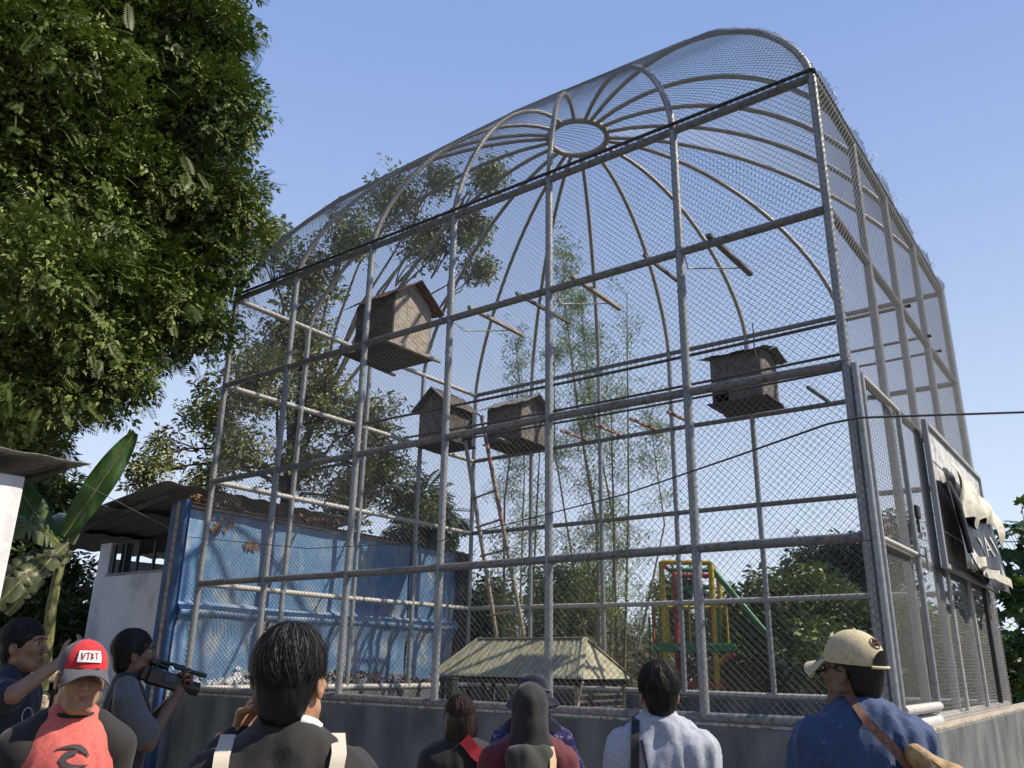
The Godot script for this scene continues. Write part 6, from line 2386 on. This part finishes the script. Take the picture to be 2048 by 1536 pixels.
func person_waving() -> void:
	var r := person({"label": "man in a dark navy shirt at the left edge, hand raised before his face", "pos": Vector3(6.37, 0, 5.13), "yaw": 1.17 - PI * 0.5 - 0.45, "height": 1.8, "pitch": 0.05,
		"shirt": "navy", "face": true, "skin": "skin_tan", "re": Vector3(0.27, 1.38, -0.12), "rw": Vector3(0.1, 1.53, -0.24), "rpalm": Vector3(-0.3, 0.0, 1), "trousers": "dark_cloth"})
	hair_cap(r.root, r.head, "short", "hair", 1200, 6, -0.07, 0.003)
	var mb := MB.new()
	var p := []
	for i in 13:
		var a := TAU * i / 12.0
		var q := march(r.torso, 0.018, r.s, Vector3(0.07 + 0.03 * cos(a), 1.28 + 0.038 * sin(a), -0.45) * r.s, Vector3(0, 0, 1))
		p.push_back(q - Vector3(0, 0, 0.008))
	mb.tube(p, 0.003, 0.003, 5, false)
	part("round_badge", mb, M.grey_blue, r.root)

func person_brown_hair() -> void:
	var r := person({"label": "short person with messy dark brown hair, black jacket with red at the collar", "pos": Vector3(8.24, 0, 3.78), "yaw": 0.7, "height": 1.46, "hyaw": 0.1, "tilt": 0.06, "pitch": 0.06, "shirt": "black_knit", "long": true, "loose": 0.024, "folds": 0.01, "skin": "skin_tan"})
	hair_cap(r.root, r.head, "bob", "hair_brown", 2600, 7, -0.17, 0.004)
	var all: Array = r.torso
	strap(r.root, "red_collar", all, 0.03, r.s, [[Vector3(0.02, 1.5, 0.3), Vector3(0, 0, -1)], [Vector3(0.09, 1.46, 0.3), Vector3(0, -0.2, -1)], [Vector3(0.13, 1.4, 0.3), Vector3(0, 0, -1)], [Vector3(0.15, 1.3, 0.3), Vector3(-0.1, 0, -1)], [Vector3(0.14, 1.15, 0.3), Vector3(-0.1, 0, -1)]], 0.06, 0.004, "red_cloth", Vector3.RIGHT, 0.012)

func person_hijab() -> void:
	var r := person({"label": "woman in a black headscarf and maroon top with a dark backpack", "pos": Vector3(8.87, 0, 4.07), "yaw": 0.622, "height": 1.535, "pitch": 0.08, "shirt": "maroon", "long": true, "loose": 0.024, "folds": 0.012, "skin": "skin"})
	var s: float = r.s
	var ht: Transform3D = r.head
	var f := Field.new(Vector3(-0.24, 1.2, -0.2) * s, Vector3(0.24, 1.78, 0.24) * s, 0.009)
	var hc := ht.origin
	f.ell(hc + Vector3(0, 0.035, 0.005) * s, Vector3(0.081, 0.1, 0.1) * s, 0.02)
	f.ell(hc + Vector3(0, -0.07, 0.03) * s, Vector3(0.08, 0.1, 0.085) * s, 0.04)
	f.cap(hc + Vector3(0, -0.1, 0.045) * s, Vector3(0.0, 1.42, 0.075) * s, 0.068 * s, 0.06 * s, 0.04)
	f.cap(Vector3(-0.07, 1.42, 0.04) * s, Vector3(0.07, 1.42, 0.04) * s, 0.055 * s, 0.055 * s, 0.05)
	f.ell(hc + Vector3(0, -0.015, -0.12) * s, Vector3(0.062, 0.085, 0.07) * s, 0.02, true)
	var mb := MB.new()
	add_arrays(mb, f.arrays(cloth_noise, 0.013, Vector3(3.4, 1.0, 3.4)), Transform3D())
	part("headscarf", mb, M.hijab, r.root)
	# a dark backpack with gathered cloth
	var b := Field.new(Vector3(-0.2, 0.85, 0.05) * s, Vector3(0.2, 1.56, 0.34) * s, 0.011)
	b.ell(Vector3(0.0, 1.22, 0.17) * s, Vector3(0.115, 0.23, 0.085) * s, 0.03)
	b.cap(Vector3(-0.06, 1.41, 0.14) * s, Vector3(0.06, 1.41, 0.14) * s, 0.042 * s, 0.042 * s, 0.04)
	var bm := MB.new()
	add_arrays(bm, b.arrays(cloth_noise, 0.018, Vector3(3.2, 0.6, 3.2)), Transform3D())
	part("backpack", bm, M.olive_black, r.root)
	var st := MB.new()
	st.sheet([[Vector3(0.088, 1.455, 0.12) * s, Vector3(0.115, 1.455, 0.115) * s], [Vector3(0.095, 1.4, 0.195) * s, Vector3(0.125, 1.405, 0.185) * s], [Vector3(0.09, 1.26, 0.265) * s, Vector3(0.118, 1.26, 0.255) * s], [Vector3(0.07, 1.1, 0.265) * s, Vector3(0.098, 1.1, 0.26) * s]], 0.004)
	part("beige_strap", st, M.beige_strap, r.root)

func person_hat() -> void:
	var r := person({"label": "person in a navy brimmed hat and floral blouse, mostly hidden behind the headscarf woman", "pos": Vector3(8.42, 0, 3.41), "yaw": 0.6, "height": 1.555, "shirt": "floral", "long": true, "loose": 0.024, "folds": 0.01, "skin": "skin", "re": Vector3(0.29, 1.12, 0.02)})
	var ht: Transform3D = r.head
	var rows := []
	var prof := [Vector2(0.001, 0.148), Vector2(0.05, 0.144), Vector2(0.083, 0.115), Vector2(0.098, 0.06), Vector2(0.105, 0.02), Vector2(0.135, -0.005), Vector2(0.158, -0.035)]
	for q in prof:
		var row := []
		for j in 33:
			var a := TAU * j / 32.0
			var wv := 1.0 + (0.06 * sin(a * 3.0) if q.x > 0.11 else 0.0)
			row.push_back(ht * Vector3(cos(a) * q.x * wv, q.y + (0.015 * sin(a * 2.0 + 0.7) if q.x > 0.11 else 0.0), sin(a) * q.x * 1.12 * wv + 0.008))
		row.reverse()
		rows.push_back(row)
	var hm := MB.new()
	hm.sheet(rows, 0.004)
	part("hat", hm, M.navy_hat, r.root)
	var scarf := Field.new(Vector3(-0.2, 1.25, -0.12) * r.s, Vector3(0.2, 1.6, 0.2) * r.s, 0.01)
	scarf.ell(Vector3(0, 1.5, 0.02) * r.s, Vector3(0.1, 0.12, 0.1) * r.s, 0.03)
	scarf.cap(Vector3(-0.1, 1.42, 0.03) * r.s, Vector3(0.1, 1.42, 0.03) * r.s, 0.075 * r.s, 0.075 * r.s, 0.04)
	var sm := MB.new()
	add_arrays(sm, scarf.arrays(cloth_noise, 0.012, Vector3(1.4, 0.8, 1.4)), Transform3D())
	part("neck_scarf", sm, M.navy_hat, r.root)
	# sunglasses pushed round to the back of the hat
	var gl := MB.new()
	var gp := []
	for i in 15:
		var a := lerpf(0.15, PI - 0.15, i / 14.0)
		gp.push_back(ht * Vector3(cos(a) * 0.107, 0.085 - 0.035 * absf(cos(a)), sin(a) * 0.118 + 0.01))
	gl.tube(gp, 0.0035, 0.0035, 6)
	gl.tube([gp[0], ht * Vector3(0.112, -0.04, 0.0)], 0.003, 0.003, 6)
	gl.tube([gp[14], ht * Vector3(-0.112, -0.01, 0.0)], 0.003, 0.003, 6)
	part("sunglasses", gl, M.steel, r.root)

func person_grey_shirt() -> void:
	var r := person({"label": "black-haired man from behind in a pale grey-blue shirt with a black shoulder strap", "pos": Vector3(9.44, 0, 3.95), "yaw": 0.55, "height": 1.635, "hyaw": 0.12, "pitch": 0.05, "shirt": "grey_blue", "long": true, "loose": 0.022, "folds": 0.022, "skin": "skin"})
	hair_cap(r.root, r.head, "short", "hair", 3500, 8, -0.088, 0.003)
	var s: float = r.s
	var all: Array = r.torso + r.sleeves
	strap(r.root, "strap", all, 0.038, s, [[Vector3(-0.105, 1.65, -0.02), Vector3(0, -1, 0)], [Vector3(-0.11, 1.55, 0.2), Vector3(0, -0.5, -1)], [Vector3(-0.115, 1.42, 0.35), Vector3(0, 0, -1)], [Vector3(-0.12, 1.3, 0.35), Vector3(0, 0, -1)], [Vector3(-0.13, 1.15, 0.35), Vector3(0, 0, -1)], [Vector3(-0.14, 1.0, 0.35), Vector3(0, 0, -1)]], 0.032, 0.003, "black_strap", Vector3.RIGHT, 0.01)
	strap(r.root, "strap", all, 0.038, s, [[Vector3(-0.09, 1.42, 0.35), Vector3(0, 0, -1)], [Vector3(-0.07, 1.3, 0.35), Vector3(0, 0, -1)], [Vector3(-0.04, 1.15, 0.35), Vector3(0, 0, -1)], [Vector3(0.02, 0.95, 0.35), Vector3(0, 0, -1)]], 0.01, 0.003, "black_strap", Vector3.RIGHT, 0.012)
	var cp := MB.new()
	var pts := []
	for i in 15:
		var a := lerpf(-0.4, PI + 0.4, i / 14.0)
		pts.push_back(Vector3(0.07 * cos(a), 1.487, 0.012 + 0.068 * sin(a)) * s)
	cp.tube(pts, 0.014, 0.014, 8)
	part("collar", cp, M.grey_blue, r.root)

func person_tan_cap() -> void:
	var r := person({"label": "man with glasses in a khaki cap and blue tee carrying a brown shoulder bag", "pos": Vector3(10.26, 0, 4.06), "yaw": 0.6, "height": 1.74, "hyaw": 0.6, "pitch": 0.1, "shirt": "blue_tee", "long": true, "loose": 0.02, "folds": 0.026, "face": true, "skin": "skin_dark", "back_hump": Vector3(0.0, 1.3, 0.07),
		"le": Vector3(-0.24, 1.11, -0.02), "lw": Vector3(-0.2, 1.12, -0.25), "lgrip": true, "re": Vector3(0.25, 1.1, -0.01), "rw": Vector3(0.23, 0.96, -0.2)})
	var ht: Transform3D = r.head
	var s: float = r.s
	hair_cap(r.root, ht, "short", "hair", 0, 9, -0.068, -0.006)
	var cap := cap_hat(r.root, ht, "khaki_cap", "khaki_cap", "khaki_cap")
	# adjustable opening with dark hair showing and the small stitched emblem above it
	var op := MB.new()
	var rows := []
	for i in 5:
		var row := []
		for j in 9:
			var b := PI * 0.5 + lerpf(-0.42, 0.42, j / 8.0)
			var hmax := 0.052 * sqrt(maxf(0.0, 1.0 - pow((j - 4) / 4.2, 2.0)))
			row.push_back(ht * (Vector3(0, 0.042, 0.008) + Vector3(cos(b) * 0.0925, -0.012 + hmax * i / 4.0, sin(b) * 0.1105)))
		rows.push_back(row)
	op.sheet(rows, 0.002)
	part("back_opening", op, M.hair, cap)
	var sb := MB.new()
	var sp := []
	for i in 9:
		var b := PI * 0.5 + lerpf(-0.5, 0.5, i / 8.0)
		sp.push_back(ht * (Vector3(0, 0.042, 0.008) + Vector3(cos(b) * 0.095, -0.016, sin(b) * 0.114)))
	sb.tube(sp, 0.006, 0.006, 6)
	part("back_strap", sb, M.khaki_cap, cap)
	var em := MB.new()
	for i in 9:
		var b := PI * 0.5 + lerpf(-0.2, 0.2, (i % 5) / 4.0) + 0.05
		var a := 0.98 + 0.0 if i < 5 else 0.86
		var d := Vector3(sin(a) * cos(b) * 0.0925, cos(a) * 0.1035, sin(a) * sin(b) * 0.1095)
		em.box(ht * (Vector3(0, 0.042, 0.008) + d), Vector3(0.005, 0.011, 0.004), Basis(Vector3.UP, -b + PI * 0.5), 0.001)
	var ring := []
	for i in 17:
		var q := TAU * i / 16.0
		var b := PI * 0.5 + 0.05 + 0.27 * cos(q)
		var a := 0.92 + 0.19 * sin(q)
		ring.push_back(ht * (Vector3(0, 0.042, 0.008) + Vector3(sin(a) * cos(b) * 0.092, cos(a) * 0.102, sin(a) * sin(b) * 0.109)))
	em.tube(ring, 0.0018, 0.0018, 5, false)
	part("stitched_emblem", em, M.brown_leather, cap)
	# glasses
	var gl := MB.new()
	for sd in [-1.0, 1.0]:
		var p := []
		for i in 13:
			var a := TAU * i / 12.0
			p.push_back(ht * Vector3(sd * 0.034 + 0.027 * cos(a), 0.006 + 0.021 * sin(a), -0.112 + 0.012 * absf(cos(a) * 0.3)))
		gl.tube(p, 0.0028, 0.0028, 6, false)
		gl.tube([ht * Vector3(sd * 0.061, 0.012, -0.108), ht * Vector3(sd * 0.083, 0.01, -0.03), ht * Vector3(sd * 0.085, 0.002, 0.02)], 0.0028, 0.0025, 6)
	gl.tube([ht * Vector3(-0.008, 0.01, -0.116), ht * Vector3(0.008, 0.01, -0.116)], 0.0025, 0.0025, 6)
	part("glasses", gl, M.black_strap, r.root)
	# strap from the left side of the neck down to the right hip, and the bag
	var all: Array = r.torso + [["e", Vector3(0.0, 1.3, 0.07), Vector3(0.128, 0.148, 0.038)]]
	strap(r.root, "strap", all, 0.04, s, [[Vector3(-0.075, 1.65, -0.02), Vector3(0, -1, 0)], [Vector3(-0.06, 1.58, 0.2), Vector3(0, -0.45, -1)], [Vector3(-0.03, 1.45, 0.38), Vector3(0, 0, -1)], [Vector3(0.03, 1.38, 0.38), Vector3(0, 0, -1)], [Vector3(0.085, 1.31, 0.38), Vector3(0, 0, -1)], [Vector3(0.12, 1.26, 0.38), Vector3(-0.1, 0, -1)]], 0.03, 0.004, "brown_leather", Vector3.RIGHT, 0.02)
	var b := Field.new(Vector3(0.0, 0.85, 0.0), Vector3(0.42, 1.45, 0.42), 0.009)
	b.cap(Vector3(0.1, 1.37, 0.175), Vector3(0.2, 1.28, 0.19), 0.024, 0.056, 0.03)
	b.cap(Vector3(0.2, 1.28, 0.19), Vector3(0.27, 1.13, 0.16), 0.056, 0.066, 0.03)
	var bm := MB.new()
	add_arrays(bm, b.arrays(cloth_noise, 0.014, Vector3(3.0, 2.0, 3.0)), Transform3D())
	var bag := part("bag", bm, M.tan_leather, r.root)
	for k in 3:
		var zp := MB.new()
		zp.tube([Vector3(0.085 + k * 0.02, 1.395 - k * 0.015, 0.19), Vector3(0.15 + k * 0.025, 1.345 - k * 0.04, 0.235 - absf(k - 1) * 0.012), Vector3(0.25, 1.23 - k * 0.04, 0.24)], 0.005, 0.006, 6)
		part("pleat", zp, M.tan_leather if k != 1 else M.brown_leather, bag)
	var ph := MB.new()
	ph.box(Vector3(-0.21, 1.17, -0.29) * s, Vector3(0.012, 0.14, 0.07), Basis(Vector3(0, 0, 1), 0.2), 0.004)
	part("phone", ph, M.camera_black, r.root)

func _ready() -> void:
	rng.seed = 20240611
	var cam := Camera3D.new()
	cam.name = "camera"
	cam.fov = rad_to_deg(2.0 * atan(768.0 / 1658.5))
	cam.position = Vector3(11.132, 0.431 + HB, 7.244)
	cam.rotation = Vector3(0.324, 0.645, 0.016)
	cam.near = 0.05
	cam.far = 4000.0
	add_child(cam)
	cam.current = true
	var env := Environment.new()
	env.background_mode = Environment.BG_SKY
	var sm := ProceduralSkyMaterial.new()
	sm.sky_top_color = Color(0.15, 0.25, 0.51).linear_to_srgb()
	sm.sky_horizon_color = Color(0.66, 0.745, 0.84).linear_to_srgb()
	sm.sky_curve = 0.26
	sm.ground_bottom_color = Color(0.1, 0.09, 0.07).linear_to_srgb()
	sm.ground_horizon_color = Color(0.4, 0.45, 0.52).linear_to_srgb()
	sm.sun_angle_max = 20.0
	var sky := Sky.new()
	sky.sky_material = sm
	env.sky = sky
	env.tonemap_mode = Environment.TONE_MAPPER_LINEAR
	env.tonemap_exposure = 1.4
	env.ssao_enabled = true
	env.ssil_enabled = true
	env.sdfgi_enabled = true
	var we := WorldEnvironment.new()
	we.name = "world"
	we.environment = env
	add_child(we)
	var sun := DirectionalLight3D.new()
	sun.name = "sun"
	sun.light_energy = 1.5
	sun.light_color = Color(1.0, 0.95, 0.87)
	sun.light_angular_distance = 0.5
	sun.shadow_enabled = true
	add_child(sun)
	sun.look_at_from_position(Vector3(0.76, 1.0, -0.48) * 100.0, Vector3.ZERO)
	make_materials()
	setting_materials()
	plant_materials()
	build_ground()
	build_wall()
	build_cage()
	build_inside()
	build_blue_wall()
	build_house()
	build_left_building()
	build_sign()
	build_cables()
	build_playground()
	build_plants()
	build_people()
